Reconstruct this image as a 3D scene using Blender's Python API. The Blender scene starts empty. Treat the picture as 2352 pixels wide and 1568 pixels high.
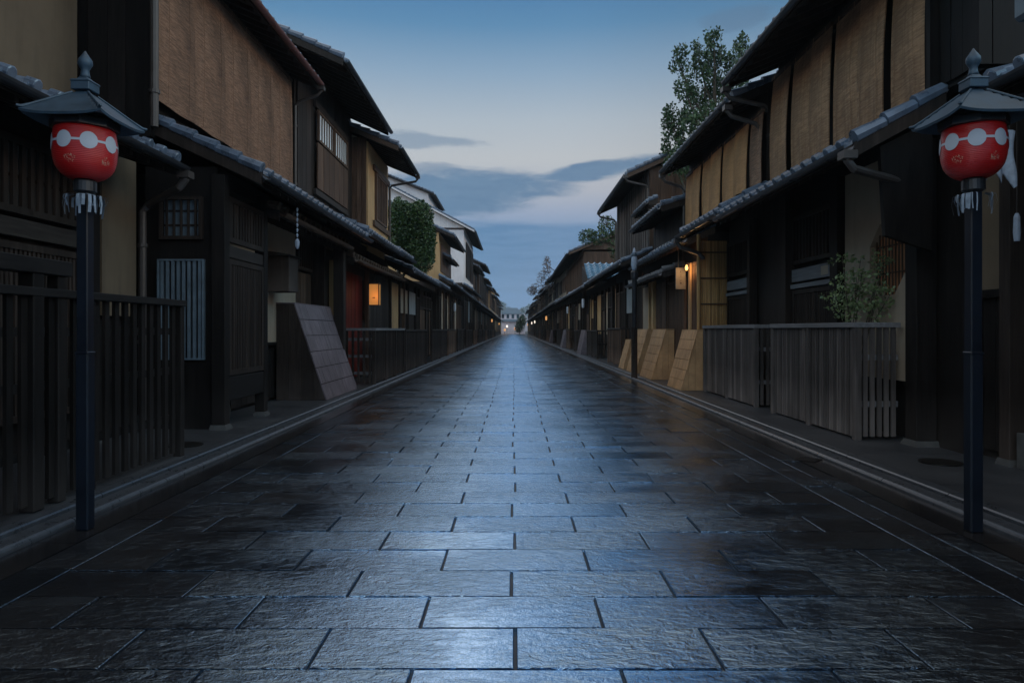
import bpy, bmesh, math, random
from mathutils import Vector, Matrix
R = math.radians
rnd = random.Random(7)
sc = bpy.context.scene
COL = sc.collection
# ------------------------------------------------------------------ camera
CAMH = 1.2; F = 1568.0; VX = 1180.0; VY = 757.0
cd = bpy.data.cameras.new('camera'); cam = bpy.data.objects.new('camera', cd); COL.objects.link(cam)
cam.location = (0, 0, CAMH); cam.rotation_euler = (R(90), 0, 0)
cd.sensor_width = 36; cd.lens = 24; cd.shift_x = -4/2352; cd.shift_y = -27/2352
cd.clip_start = 0.05; cd.clip_end = 4000
sc.camera = cam
sc.view_settings.view_transform = 'Standard'; sc.view_settings.look = 'None'
sc.view_settings.exposure = -0.1; sc.view_settings.gamma = 1
# ------------------------------------------------------------------ world
world = bpy.data.worlds.new('World'); sc.world = world; world.use_nodes = True
def srgb(r, g, b):
    return tuple((c/255/12.92 if c/255 <= .04045 else ((c/255+.055)/1.055)**2.4) for c in (r, g, b))
class NT:
    def __init__(s, nt): s.t = nt; nt.nodes.clear()
    def n(s, typ, **kw):
        o = s.t.nodes.new(typ)
        for k, v in kw.items(): setattr(o, k, v)
        return o
    def l(s, a, b): s.t.links.new(a, b)
    def inp(s, sock, v):
        if isinstance(v, (int, float)): sock.default_value = v
        elif isinstance(v, tuple): sock.default_value = v if len(v) == len(sock.default_value) else (*v, 1)
        else: s.l(v, sock)
    def m(s, op, a, b=0.0, c=0.0, clamp=False):
        o = s.n('ShaderNodeMath', operation=op); o.use_clamp = clamp
        s.inp(o.inputs[0], a); s.inp(o.inputs[1], b); s.inp(o.inputs[2], c); return o.outputs[0]
    def mix(s, f, a, b, mode='MIX'):
        o = s.n('ShaderNodeMixRGB', blend_type=mode)
        s.inp(o.inputs[0], f); s.inp(o.inputs[1], a); s.inp(o.inputs[2], b); return o.outputs[0]
    def ramp(s, f, stops, interp='LINEAR'):
        o = s.n('ShaderNodeValToRGB'); cr = o.color_ramp; cr.interpolation = interp
        while len(cr.elements) < len(stops): cr.elements.new(0.5)
        for e, (p, c) in zip(cr.elements, stops):
            e.position = p; e.color = (c, c, c, 1) if isinstance(c, (int, float)) else (*c, 1)
        s.inp(o.inputs[0], f); return o.outputs[0]
    def noise(s, vec, scale, detail=3, rough=.55, dist=0.0):
        o = s.n('ShaderNodeTexNoise'); o.inputs['Scale'].default_value = scale
        o.inputs['Detail'].default_value = detail; o.inputs['Roughness'].default_value = rough
        o.inputs['Distortion'].default_value = dist
        if vec is not None: s.l(vec, o.inputs['Vector'])
        return o.outputs['Fac']
    def mapping(s, vec, scale=(1, 1, 1), rot=(0, 0, 0), loc=(0, 0, 0)):
        o = s.n('ShaderNodeMapping'); s.l(vec, o.inputs['Vector'])
        o.inputs['Scale'].default_value = scale; o.inputs['Rotation'].default_value = rot; o.inputs['Location'].default_value = loc
        return o.outputs[0]
SUN_EL, SUN_AZ = R(1.5), R(12)
def make_world():
    N = NT(world.node_tree)
    tc = N.n('ShaderNodeTexCoord').outputs['Generated']
    sep = N.n('ShaderNodeSeparateXYZ'); N.l(tc, sep.inputs[0])
    x, y, z = sep.outputs
    az = N.m('DEGREES', N.m('ARCTAN2', x, y)); el = N.m('DEGREES', N.m('ARCSINE', z))
    # twilight gradient by elevation (0..90 deg -> 0..1)
    st = [(-5, (40, 60, 90)), (0, (104, 160, 208)), (3, (96, 150, 200)), (8, (112, 150, 190)), (9.6, (150, 168, 196)), (11.5, (180, 186, 198)), (14, (193, 198, 203)),
          (17, (178, 191, 203)), (20.5, (142, 170, 196)), (24, (94, 142, 182)), (28, (62, 116, 166)), (38, (92, 132, 176)), (55, (150, 172, 200)), (90, (176, 190, 208))]
    f = N.m('DIVIDE', N.m('ADD', el, 10), 100, clamp=True)
    base = N.ramp(f, [((e+10)/100, srgb(*c)) for e, c in st])
    # sky ahead brightest left of centre, dimmer beside it; unseen flanks boosted to light facades
    d = N.m('ABSOLUTE', N.m('SUBTRACT', az, -6))
    k = N.ramp(N.m('DIVIDE', d, 180), [(0, .4), (.05, .4), (.13, .344), (.20, .22), (.30, .25), (.43, 1.0), (.66, 1.0), (1, .5)], 'EASE')
    k = N.mix(1, k, (2.5, 2.5, 2.5, 1), 'MULTIPLY')
    k = N.mix(N.ramp(N.m('DIVIDE', el, 90, clamp=True), [(.36, 0), (.62, 1)]), k, (1, 1, 1, 1))
    base = N.mix(1, base, k, 'MULTIPLY')
    up = N.ramp(N.m('DIVIDE', el, 90, clamp=True), [(.12, .25), (.30, 1), (.52, 1), (.68, .12), (1, .08)], 'EASE')  # added boost of out-of-view side and overhead sky, lighting the facades
    up = N.m('MULTIPLY', up, N.ramp(N.m('DIVIDE', d, 180), [(.26, .0), (.40, 1), (.66, 1), (1, .35)], 'EASE'))
    up = N.m('MAXIMUM', up, N.ramp(N.m('DIVIDE', el, 90, clamp=True), [(.45, 0), (.65, .14)]))
    # warm tint added to the unseen flanks and overhead sky, browning the facade light
    fl = N.m('MAXIMUM', N.ramp(N.m('DIVIDE', d, 180), [(.22, 0), (.42, 1), (.75, 1), (1, .3)]), N.ramp(N.m('DIVIDE', el, 90, clamp=True), [(.42, 0), (.62, 1)]))
    base = N.mix(fl, base, N.mix(1, base, (1.5, 1.08, .72, 1), 'MULTIPLY'))
    # clouds: ellipses in azimuth/elevation, warped by noise
    cv = N.n('ShaderNodeCombineXYZ'); N.l(N.m('MULTIPLY', az, .10), cv.inputs[0]); N.l(N.m('MULTIPLY', el, .42), cv.inputs[1])
    n1 = N.noise(cv.outputs[0], 2.6, 8, .68, .6)
    n2 = N.noise(N.mapping(cv.outputs[0], loc=(7.3, 2.1, 0)), 1.3, 4, .55)
    n3 = N.noise(N.mapping(cv.outputs[0], scale=(.7, 1.5, 1), loc=(3.3, 9.1, 0)), 3.0, 4, .6)
    def ell(px, py, rx, ry, tilt=0.0, soft=.9):
        a0 = math.degrees(math.atan((px-VX)/F)); ca = math.cos(R(a0))
        e0 = math.degrees(math.atan((VY-py)/F*ca)); kx = rx/F*57.3*ca*ca; ky = ry/F*57.3*ca
        da = N.m('SUBTRACT', az, a0); de = N.m('SUBTRACT', N.m('SUBTRACT', el, e0), N.m('MULTIPLY', da, tilt))
        de = N.m('ADD', de, N.m('MULTIPLY', N.m('SUBTRACT', n2, .5), 1.6))
        q = N.m('ADD', N.m('POWER', N.m('ABSOLUTE', N.m('DIVIDE', da, kx)), 2), N.m('POWER', N.m('ABSOLUTE', N.m('DIVIDE', de, ky)), 2))
        q = N.m('ADD', q, N.m('MULTIPLY', N.m('SUBTRACT', n1, .5), 2.6))
        return N.m('SUBTRACT', 1.0, N.m('DIVIDE', q, 1+soft), clamp=True)
    A = ell(1080, 428, 190, 30, soft=1.3); A2 = ell(1010, 462, 160, 28, soft=1.3)
    B = ell(1370, 394, 170, 17, tilt=.12, soft=1.3); C = ell(950, 322, 140, 15); D_ = ell(1000, 386, 60, 9); E = ell(1690, 40, 70, 22)
    cl = N.m('MAXIMUM', N.m('MAXIMUM', A, A2), B)
    cl = N.ramp(cl, [(0, 0), (.8, .92)], 'EASE')
    thin = N.ramp(N.m('MAXIMUM', N.m('MAXIMUM', C, D_), E), [(0, 0), (.8, .55)], 'EASE')
    # low bank under ~9 degrees
    bl = N.m('ADD', N.m('SUBTRACT', 9.1, el), N.m('MULTIPLY', N.m('SUBTRACT', n2, .5), 1.6))
    bank = N.m('MULTIPLY', N.ramp(bl, [(0.0, 0), (.7, 1)]), N.ramp(N.m('DIVIDE', el, 9, clamp=True), [(.1, .15), (.62, .9)]))
    bank = N.m('MULTIPLY', bank, N.ramp(n3, [(.38, .55), (.62, 1)]))
    out = N.mix(thin, base, N.mix(1, (*srgb(98, 130, 162), 1), k, 'MULTIPLY'))
    out = N.mix(cl, out, N.mix(1, N.mix(n1, (*srgb(62, 108, 150), 1), (*srgb(106, 142, 174), 1)), k, 'MULTIPLY'))
    out = N.mix(bank, out, N.mix(1, (*srgb(76, 128, 174), 1), k, 'MULTIPLY'))
    bg = N.n('ShaderNodeBackground'); N.l(out, bg.inputs[0]); N.l(N.m('MULTIPLY_ADD', up, 2.2, 1.0), bg.inputs[1])
    sky = N.n('ShaderNodeTexSky', sky_type='NISHITA'); sky.sun_disc = False
    sky.sun_elevation = SUN_EL; sky.sun_rotation = SUN_AZ; sky.altitude = 100
    bs = N.n('ShaderNodeBackground'); N.l(sky.outputs[0], bs.inputs[0]); bs.inputs[1].default_value = 0.004
    ad = N.n('ShaderNodeAddShader'); N.l(bg.outputs[0], ad.inputs[0]); N.l(bs.outputs[0], ad.inputs[1])
    o = N.n('ShaderNodeOutputWorld'); N.l(ad.outputs[0], o.inputs[0])
make_world()
# faint pre-dawn glow from beyond the end of the street
sl = bpy.data.lights.new('sun', 'SUN'); so = bpy.data.objects.new('sun', sl); COL.objects.link(so)
sl.energy = 0.12; sl.angle = R(25); sl.color = (1, .86, .74)
so.rotation_euler = (R(-62), 0, R(12))
# ------------------------------------------------------------------ helpers
OFF = {}
def P(px, py, u, s):
    """pixel + signed street offset -> (y, z)"""
    y = abs(u)*F/abs(px-VX); return y, CAMH+(VY-py)*y/F
def Y(px, u): return u*F/abs(px-VX)
class MB:
    def __init__(s, side=1): s.v = []; s.f = []; s.s = side; s.c = []; s.cc = None
    def pv(s, p): s.v.append((s.s*p[0], p[1], p[2])); return len(s.v)-1
    def face(s, ids):
        s.f.append(ids); s.c.append(s.cc)
    def quad(s, *ps): s.face([s.pv(p) for p in ps])
    def hexa(s, b, t):   # bottom 4, top 4 in order
        i = [s.pv(p) for p in b]+[s.pv(p) for p in t]
        s.face(i[3::-1]); s.face(i[4:])
        for k in range(4):
            j = (k+1) % 4; s.face([i[k], i[j], i[4+j], i[4+k]])
    def box(s, x0, x1, y0, y1, z0, z1):
        s.hexa([(x0, y0, z0), (x1, y0, z0), (x1, y1, z0), (x0, y1, z0)], [(x0, y0, z1), (x1, y0, z1), (x1, y1, z1), (x0, y1, z1)])
    def beam(s, p, q, w, h, up=(0, 0, 1)):
        p, q = Vector(p), Vector(q); d = (q-p).normalized(); up = Vector(up)
        if abs(d.dot(up)) > .99: up = Vector((0, 1, 0))
        r = d.cross(up).normalized()*w/2; n = r.cross(d).normalized()*h/2
        s.hexa([p-r-n, p+r-n, p+r+n, p-r+n], [q-r-n, q+r-n, q+r+n, q-r+n])
    def tube(s, pts, r, n=8, cap=True):
        pts = [Vector(p) for p in pts]; rings = []
        rr = r if isinstance(r, (list, tuple)) else [r]*len(pts)
        pr = None
        for i, p in enumerate(pts):
            d = (pts[min(i+1, len(pts)-1)]-pts[max(i-1, 0)]).normalized()
            if pr is None: pr = d.orthogonal().normalized()
            pr = (pr-d*pr.dot(d)).normalized(); b = d.cross(pr)
            rings.append([s.pv(p+(pr*math.cos(a)+b*math.sin(a))*rr[i]) for a in [2*math.pi*k/n for k in range(n)]])
        for a, b in zip(rings, rings[1:]):
            for k in range(n): s.face([a[k], a[(k+1) % n], b[(k+1) % n], b[k]])
        if cap: s.face(rings[0][::-1]); s.face(rings[-1])
    def lathe(s, prof, cx, cy, n=24, ph=0.0, cap=True):
        rings = [[s.pv((cx+r*math.cos(ph+2*math.pi*k/n), cy+r*math.sin(ph+2*math.pi*k/n), z)) for k in range(n)] for r, z in prof]
        for a, b in zip(rings, rings[1:]):
            for k in range(n): s.face([a[k], a[(k+1) % n], b[(k+1) % n], b[k]])
        if cap: s.face(rings[0][::-1]); s.face(rings[-1])
    def prism(s, poly, d):
        a = [s.pv(p) for p in poly]; b = [s.pv((p[0]+d[0], p[1]+d[1], p[2]+d[2])) for p in poly]
        s.face(a[::-1]); s.face(b); n = len(poly)
        for k in range(n): s.face([a[k], a[(k+1) % n], b[(k+1) % n], b[k]])
    def build(s, name, mat, parent=None, bevel=0, smooth=False, label=None, recalc=True):
        off = Vector(OFF.get(parent.name, (0, 0, 0))) if parent else Vector((0, 0, 0))
        me = bpy.data.meshes.new(name); me.from_pydata([tuple(Vector(v)-off) for v in s.v], [], s.f)
        if any(c is not None for c in s.c):
            at = me.attributes.new('tint', 'FLOAT', 'FACE')
            for i, c in enumerate(s.c): at.data[i].value = c if c is not None else 0.5
        if recalc:
            bm = bmesh.new(); bm.from_mesh(me); bmesh.ops.recalc_face_normals(bm, faces=bm.faces); bm.to_mesh(me); bm.free()
        if smooth:
            for p in me.polygons: p.use_smooth = True
        o = bpy.data.objects.new(name, me); COL.objects.link(o); me.materials.append(mat)
        if parent: o.parent = parent
        OFF[o.name] = off
        if bevel:
            b = o.modifiers.new('bevel', 'BEVEL'); b.width = bevel; b.segments = 1; b.limit_method = 'ANGLE'
        if label: o['label'] = label
        return o
def tag(o, label, cat, group=None, kind=None):
    if label: o['label'] = label
    if cat: o['category'] = cat
    if group: o['group'] = group
    if kind: o['kind'] = kind
    return o
def thing(name, loc, label, cat, group=None):
    o = bpy.data.objects.new(name, None); COL.objects.link(o); o.location = loc; o.empty_display_size = .2
    OFF[o.name] = loc; return tag(o, label, cat, group)
def solo(mb, name, mat, base, label, cat, group=None, **kw):
    """a thing made of one mesh; its origin sits at its base"""
    class _p: pass
    o = mb.build(name, mat, None, **kw); b = Vector(base)
    for v in o.data.vertices: v.co -= b
    o.location = b; OFF[o.name] = tuple(b); return tag(o, label, cat, group)
# ------------------------------------------------------------------ materials
MATS = {}
def newmat(name):
    m = bpy.data.materials.new(name); m.use_nodes = True; N = NT(m.node_tree); MATS[name] = m
    b = N.n('ShaderNodeBsdfPrincipled'); o = N.n('ShaderNodeOutputMaterial'); N.l(b.outputs[0], o.inputs[0])
    tc = N.n('ShaderNodeTexCoord').outputs['Object']
    return m, N, b, tc
def bump(N, b, h, strength=.3, dist=.01):
    o = N.n('ShaderNodeBump'); o.inputs['Strength'].default_value = strength; o.inputs['Distance'].default_value = dist
    N.l(h, o.inputs['Height']); N.l(o.outputs[0], b.inputs['Normal'])
def wood(name, c1, c2, grain='z', rough=.6, tint=True, spec=.16):
    m, N, b, tc = newmat(name)
    sc_ = {'z': (22, 22, 1.4), 'y': (22, 1.4, 22), 'x': (1.4, 22, 22)}[grain]
    g = N.noise(N.mapping(tc, sc_), 1.6, 5, .65); g2 = N.noise(tc, 1.1, 3)
    c = N.mix(N.ramp(g, [(.3, 0), (.7, 1)]), (*c1, 1), (*c2, 1))
    c = N.mix(N.ramp(g2, [(.35, .35), (.65, 0)]), c, (*[v*.45 for v in c1], 1))
    if grain == 'z':   # rain splash and bleached feet of the boards
        sz = N.n('ShaderNodeSeparateXYZ'); N.l(tc, sz.inputs[0])
        sp = N.m('MULTIPLY', N.m('SUBTRACT', 1.0, N.m('DIVIDE', sz.outputs[2], .55), clamp=True), N.ramp(g2, [(.3, .15), (.7, .85)]))
        c = N.mix(sp, c, (*[v*2.2+.012 for v in c2], 1))
        c = N.mix(N.ramp(N.noise(N.mapping(tc, (7, 7, .5)), 1.3, 3), [(.55, 0), (.75, .4)]), c, (*[v*1.9 for v in c2], 1))
    if tint:
        at = N.n('ShaderNodeAttribute', attribute_name='tint')
        c = N.mix(1, c, N.ramp(at.outputs['Fac'], [(0, 1.0), (.01, .6), (1, 1.4)]), 'MULTIPLY')
    N.l(c, b.inputs['Base Color']); N.l(N.m('MULTIPLY_ADD', g, .3, rough-.15), b.inputs['Roughness'])
    b.inputs['Specular IOR Level'].default_value = spec
    bump(N, b, g, .35, .004); return m
def plaster(name, c1, c2, rough=.85):
    m, N, b, tc = newmat(name)
    n1 = N.noise(tc, 1.3, 4, .6); n2 = N.noise(tc, 60, 2); n3 = N.noise(N.mapping(tc, (6, 6, .6)), 1.4, 4, .6)
    c = N.mix(N.ramp(n1, [(.3, 0), (.7, 1)]), (*c1, 1), (*c2, 1))
    c = N.mix(N.ramp(n3, [(.5, 0), (.8, .4)]), c, (*[v*.5 for v in c1], 1))
    N.l(c, b.inputs['Base Color']); b.inputs['Roughness'].default_value = rough; bump(N, b, n2, .25, .003); return m
def plain(name, c, rough=.5, metal=0.0, nz=.25, scale=8, spec=.5):
    m, N, b, tc = newmat(name)
    n1 = N.noise(tc, scale, 4, .6)
    N.l(N.mix(N.ramp(n1, [(.3, 0), (.7, 1)]), (*[v*(1-nz) for v in c], 1), (*[v*(1+nz) for v in c], 1)), b.inputs['Base Color'])
    N.l(N.m('MULTIPLY_ADD', n1, .25, rough-.12), b.inputs['Roughness']); b.inputs['Metallic'].default_value = metal
    b.inputs['Specular IOR Level'].default_value = spec; bump(N, b, n1, .15, .004); return m
def emis(name, c, st):
    m, N, b, tc = newmat(name)
    N.l(N.mix(N.noise(tc, 6, 2), (*c, 1), (*[v*.75 for v in c], 1)), b.inputs['Emission Color']); b.inputs['Emission Strength'].default_value = st
    b.inputs['Base Color'].default_value = (*c, 1); return m
M_dark = wood('charred_timber', (.015, .011, .0095), (.044, .032, .027))
M_black = wood('edge_darkened_timber', (.005, .004, .0037), (.016, .0125, .0115))  # near timber darkened in its colour to stand for edge vignetting
M_blackh = wood('edge_darkened_timber_rail', (.008, .007, .007), (.024, .021, .021), 'y')  # rail-grain version with the same edge darkening in its colour
M_darkh = wood('charred_timber_rail', (.020, .016, .015), (.055, .045, .040), 'y')
M_brown = wood('brown_timber', (.055, .032, .022), (.135, .082, .057))
M_brownh = wood('brown_timber_rail', (.06, .038, .027), (.135, .088, .065), 'y')
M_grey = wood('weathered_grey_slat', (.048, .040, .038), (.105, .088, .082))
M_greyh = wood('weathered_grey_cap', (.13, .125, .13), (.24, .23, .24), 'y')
M_red = wood('red_lacquer_board', (.10, .012, .008), (.16, .024, .014))
M_gutter_red = plain('copper_gutter', (.13, .045, .035), .45, .2)
M_tile = plain('kawara_tile', (.095, .125, .175), .28, 0, .4, 5, .9)
M_tile_blue = plain('wet_blue_tile', (.12, .22, .32), .25, 0, .3, 5, .7)
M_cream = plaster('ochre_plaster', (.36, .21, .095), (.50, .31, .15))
M_edge_ochre = plaster('edge_dimmed_ochre_plaster', (.085, .058, .036), (.125, .088, .056))  # ochre plaster dimmed near the frame edges, vignette put into the colour
M_grayp = plaster('grey_brown_plaster', (.27, .205, .15), (.35, .27, .20))
M_white = plaster('white_plaster', (.62, .56, .56), (.74, .68, .68))
M_paper = plaster('shoji_paper', (.20, .21, .22), (.28, .29, .30))
M_glass = plain('window_glass', (.02, .03, .04), .08, 0, .2, 2, .9)
M_pane = plain('bright_pane', (.85, .87, .9), .18, 0, .1, 3, .9)
M_metal = plain('dark_metal', (.03, .032, .038), .4, .5)
M_pipe = plain('brown_downpipe', (.055, .045, .042), .45, .2)
M_navy = plain('navy_paint', (.003, .006, .013), .4, 0, .3, 6, .4)
M_copper = plain('verdigris_copper', (.034, .064, .098), .5, .2, .3, 9)
M_stone = plain('granite_kerb', (.05, .055, .065), .3, 0, .3, 14)
M_conc = plain('base_stone', (.075, .073, .072), .6, 0, .25, 10)
M_gold = plain('gold_ink', (.42, .33, .24), .5, .2)
M_wpaint = plain('white_crest_paint', (.42, .44, .50), .55, 0, .08, 5)
M_cloth = plain('white_streamer', (.30, .34, .42), .7, 0, .2, 20)
M_ribbon = plain('grey_streamer', (.20, .24, .30), .7, 0, .3, 20)
M_trunk = wood('bark', (.05, .04, .03), (.10, .08, .06))
def leafmat(name, c1, c2):
    m, N, b, tc = newmat(name)
    at = N.n('ShaderNodeAttribute', attribute_name='tint')
    N.l(N.mix(at.outputs['Fac'], (*c1, 1), (*c2, 1)), b.inputs['Base Color'])
    b.inputs['Roughness'].default_value = .45; b.inputs['Subsurface Weight'].default_value = 0
    return m
M_leaf = leafmat('evergreen_leaf', (.010, .034, .010), (.045, .095, .024))
M_leaf2 = leafmat('bush_leaf', (.012, .034, .009), (.06, .115, .022))
M_leaf3 = leafmat('autumn_leaf', (.05, .035, .03), (.20, .11, .07))
M_leaf4 = leafmat('nandina_leaf', (.07, .11, .04), (.24, .29, .13))
M_leaf5 = leafmat('far_leaf', (.04, .07, .06), (.08, .11, .09))
def reed(name, c1, c2, streaks=.45):
    m, N, b, tc = newmat(name)
    sepx = N.n('ShaderNodeSeparateXYZ'); N.l(tc, sepx.inputs[0])
    wob = N.noise(tc, 3.5, 3)
    zz = N.m('ADD', sepx.outputs[2], N.m('MULTIPLY', wob, .012))
    w = N.m('ABSOLUTE', N.m('SINE', N.m('MULTIPLY', zz, 330)))
    fine = N.noise(N.mapping(tc, (5, 5, 48)), 1.0, 4, .75); streak = N.noise(N.mapping(tc, (9, 9, .7)), 2, 4, .6)
    stain = N.noise(tc, 1.2, 4, .6)
    h = N.m('MULTIPLY_ADD', fine, 1.0, N.m('MULTIPLY', w, .25))
    c = N.mix(N.ramp(h, [(.42, 0), (.88, 1)]), (*c1, 1), (*c2, 1))
    c = N.mix(N.ramp(stain, [(.4, 0), (.75, .55)]), c, (*[v*.4 for v in c1], 1))
    c = N.mix(N.ramp(streak, [(.45, 0), (.75, streaks)]), c, (*[v*.55 for v in c1], 1))
    N.l(c, b.inputs['Base Color']); b.inputs['Roughness'].default_value = .75; bump(N, b, h, 1.0, .03); return m
M_blindL = reed('brown_reed_blind', (.10, .048, .026), (.56, .30, .18), .08)
M_blindR = reed('tan_reed_blind', (.24, .115, .06), (.68, .38, .20))
M_blindO = reed('orange_reed_blind', (.48, .22, .085), (.78, .40, .17), .25)
def bambooboard(name, c1, c2):
    m, N, b, tc = newmat(name)
    g = N.noise(N.mapping(tc, (2, 26, 2)), 1.4, 5, .7); n = N.noise(tc, 2.2, 4, .6)
    c = N.mix(N.ramp(g, [(.3, 0), (.7, 1)]), (*c1, 1), (*c2, 1))
    c = N.mix(N.ramp(n, [(.42, .45), (.62, 0)]), c, (*[v*.55 for v in c1], 1))
    at = N.n('ShaderNodeAttribute', attribute_name='tint')
    c = N.mix(1, c, N.ramp(at.outputs['Fac'], [(0, 1.0), (.01, .88), (1, 1.1)]), 'MULTIPLY')
    N.l(c, b.inputs['Base Color']); b.inputs['Roughness'].default_value = .55; bump(N, b, g, .3, .004); return m
M_bamO = bambooboard('golden_bamboo_board', (.46, .25, .115), (.64, .37, .18))
M_bamP = bambooboard('grey_bamboo_board', (.12, .09, .10), (.23, .18, .20))
M_bamG = wood('lamplight_gold_cane', (.36, .19, .075), (.58, .34, .15))  # lamplight gold put into the cane colour, visible side faces away from the bulb
# lantern paper with its horizontal ribs
def lanternmat():
    m, N, b, tc = newmat('red_lantern_paper')
    s = N.n('ShaderNodeSeparateXYZ'); N.l(tc, s.inputs[0])
    w = N.m('SINE', N.m('MULTIPLY', s.outputs[2], 620))
    n = N.noise(tc, 7, 3)
    N.l(N.mix(n, (.30, .006, .008, 1), (.46, .012, .012, 1)), b.inputs['Base Color']); b.inputs['Roughness'].default_value = .38
    bump(N, b, w, .35, .0015); return m
M_lantern = lanternmat()
def slabmat():
    m, N, b, tc = newmat('wet_paving_slab')
    at = N.n('ShaderNodeAttribute', attribute_name='tint').outputs['Fac']
    n1 = N.noise(tc, .55, 4, .6)
    cx_ = N.n('ShaderNodeCombineXYZ'); N.l(N.m('MULTIPLY', at, 37.0), cx_.inputs[0]); N.l(N.m('MULTIPLY', at, 91.0), cx_.inputs[1])
    va = N.n('ShaderNodeVectorMath', operation='ADD'); N.l(tc, va.inputs[0]); N.l(cx_.outputs[0], va.inputs[1]); so_ = va.outputs[0]
    chis = N.noise(N.mapping(so_, (12, 24, 20)), 1.0, 4, .62, 1.0)
    fine = N.noise(so_, 75, 3, .7); puddle = N.noise(N.mapping(tc, (1.3, 1.9, 1)), 1.1, 4, .6, .4)
    c = N.mix(at, (.005, .0045, .005, 1), (.019, .016, .015, 1))
    c = N.mix(N.ramp(n1, [(.5, 0), (.72, .55)]), c, (.022, .011, .007, 1))
    N.l(c, b.inputs['Base Color'])
    r = N.m('ADD', N.ramp(puddle, [(.32, .10), (.62, .20)]), N.m('MULTIPLY', N.m('FRACT', N.m('MULTIPLY', at, 7.3)), .09))
    N.l(r, b.inputs['Roughness']); b.inputs['IOR'].default_value = 6.0
    h = N.m('ADD', chis, N.m('MULTIPLY', fine, .32))
    o = N.n('ShaderNodeBump'); o.inputs['Distance'].default_value = .015
    N.l(N.m('MULTIPLY', N.ramp(puddle, [(.3, .32), (.6, .8)]), N.m('MULTIPLY_ADD', N.m('FRACT', N.m('MULTIPLY', at, 13.7)), .65, .6)), o.inputs['Strength']); N.l(h, o.inputs['Height']); N.l(o.outputs[0], b.inputs['Normal'])
    b.inputs['Specular Tint'].default_value = (.58, .79, 1, 1)
    sx_ = N.n('ShaderNodeSeparateXYZ'); N.l(tc, sx_.inputs[0])   # centre sheen painted in: reflectivity high mid-road, low at the sides
    sheen_fall = N.m('ADD', N.m('MULTIPLY', N.m('ABSOLUTE', sx_.outputs[0]), 1.12), N.m('MULTIPLY', N.m('SUBTRACT', n1, .5), 1.4))
    N.l(N.ramp(N.m('DIVIDE', sheen_fall, 2.6), [(.12, .9), (.75, .25)], 'EASE'), b.inputs['Specular IOR Level'])
    return m
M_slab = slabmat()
def wetmat(name, c1, c2, rough=.3, scale=2.0, ior=1.6, bs=.2):
    m, N, b, tc = newmat(name)
    n1 = N.noise(tc, scale, 5, .6); n2 = N.noise(tc, 45, 4, .7)
    N.l(N.mix(N.ramp(n1, [(.3, 0), (.7, 1)]), (*c1, 1), (*c2, 1)), b.inputs['Base Color'])
    N.l(N.m('MULTIPLY_ADD', n1, .25, rough-.12), b.inputs['Roughness']); b.inputs['IOR'].default_value = ior
    bump(N, b, n2, bs, .004); return m
M_mortar = wetmat('wet_mortar', (.012, .013, .016), (.03, .03, .035), .4, 3, 1.4, .2)
M_gutterstone = wetmat('wet_gutter_stone', (.010, .010, .012), (.022, .02, .02), .2, 1.5, 1.6, .12)
M_walk = wetmat('damp_pavement', (.030, .032, .038), (.065, .067, .074), .42, 1.4, 1.5, .35)
M_ground = wetmat('dark_soil', (.03, .03, .028), (.05, .05, .045), .9, .4)
# ------------------------------------------------------------------ ground, road, kerbs
g = MB(); g.quad((-1500, -600, -.05), (1500, -600, -.05), (1500, 2600, -.05), (-1500, 2600, -.05)); o = g.build('ground', M_ground); tag(o, 'dark soil ground under the whole street', None, None, 'structure')
Y_END = 188.0
def make_road():
    mb = MB(); W = .74; PY = .3287; g = .0062
    y = 2.418-PY*14; row = 0
    def slab(x0, x1, y0, y1, sub=1):
        z = rnd.uniform(-.0022, .0022); tx = rnd.uniform(-.0022, .0022); ty = rnd.uniform(-.0022, .0022); b = .003
        mb.cc = rnd.random()
        def zz(x, yy): return z+tx*(x-x0)/(x1-x0)+ty*(yy-y0)/(y1-y0)
        o = [(x0, y0), (x1, y0), (x1, y1), (x0, y1)]; i = [(x0+b, y0), (x1-b, y0), (x1-b, y1), (x0+b, y1)]
        vo = [mb.pv((a, c, -.020)) for a, c in o]; vm = [mb.pv((a, c, -.0045)) for a, c in o]; vi = [mb.pv((a, c, zz(a, c))) for a, c in i]
        mb.face(vi)
        for k in range(4):
            j = (k+1) % 4; mb.face([vm[k], vm[j], vi[j], vi[k]]); mb.face([vo[k], vo[j], vm[j], vm[k]])
    while y < Y_END:
        off = 0 if row % 2 == 0 else W/2
        e = [-2.22]; x = -2.22+(W/2 if off else W)
        while x < 2.21: e.append(x); x += W
        e.append(2.22)
        jit = rnd.uniform(-.012, .012)
        for a, b in zip(e, e[1:]):
            a2 = a+(jit if a > -2.2 else 0); b2 = b+(jit if b < 2.2 else 0)
            slab(a2+g, b2-g, y+g, y+PY-g)
        y += PY; row += 1
    # longitudinal border slabs on both sides
    for x0, x1 in ((-2.46, -2.22), (2.22, 2.44), (2.44, 2.62)):
        yy = -2.2+rnd.random()*.3
        while yy < Y_END:
            L = rnd.choice((.66, .657, .70, .9)); slab(x0+g, x1-g, yy+g, yy+L-g); yy += L
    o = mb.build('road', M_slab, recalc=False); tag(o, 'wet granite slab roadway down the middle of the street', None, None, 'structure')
    mb = MB(); mb.quad((-2.5, -2.5, -.016), (2.65, -2.5, -.016), (2.65, Y_END, -.016), (-2.5, Y_END, -.016))
    tag(mb.build('road_bed', M_mortar), 'wet mortar bed showing in the joints between road slabs', None, None, 'structure')
make_road()
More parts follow.
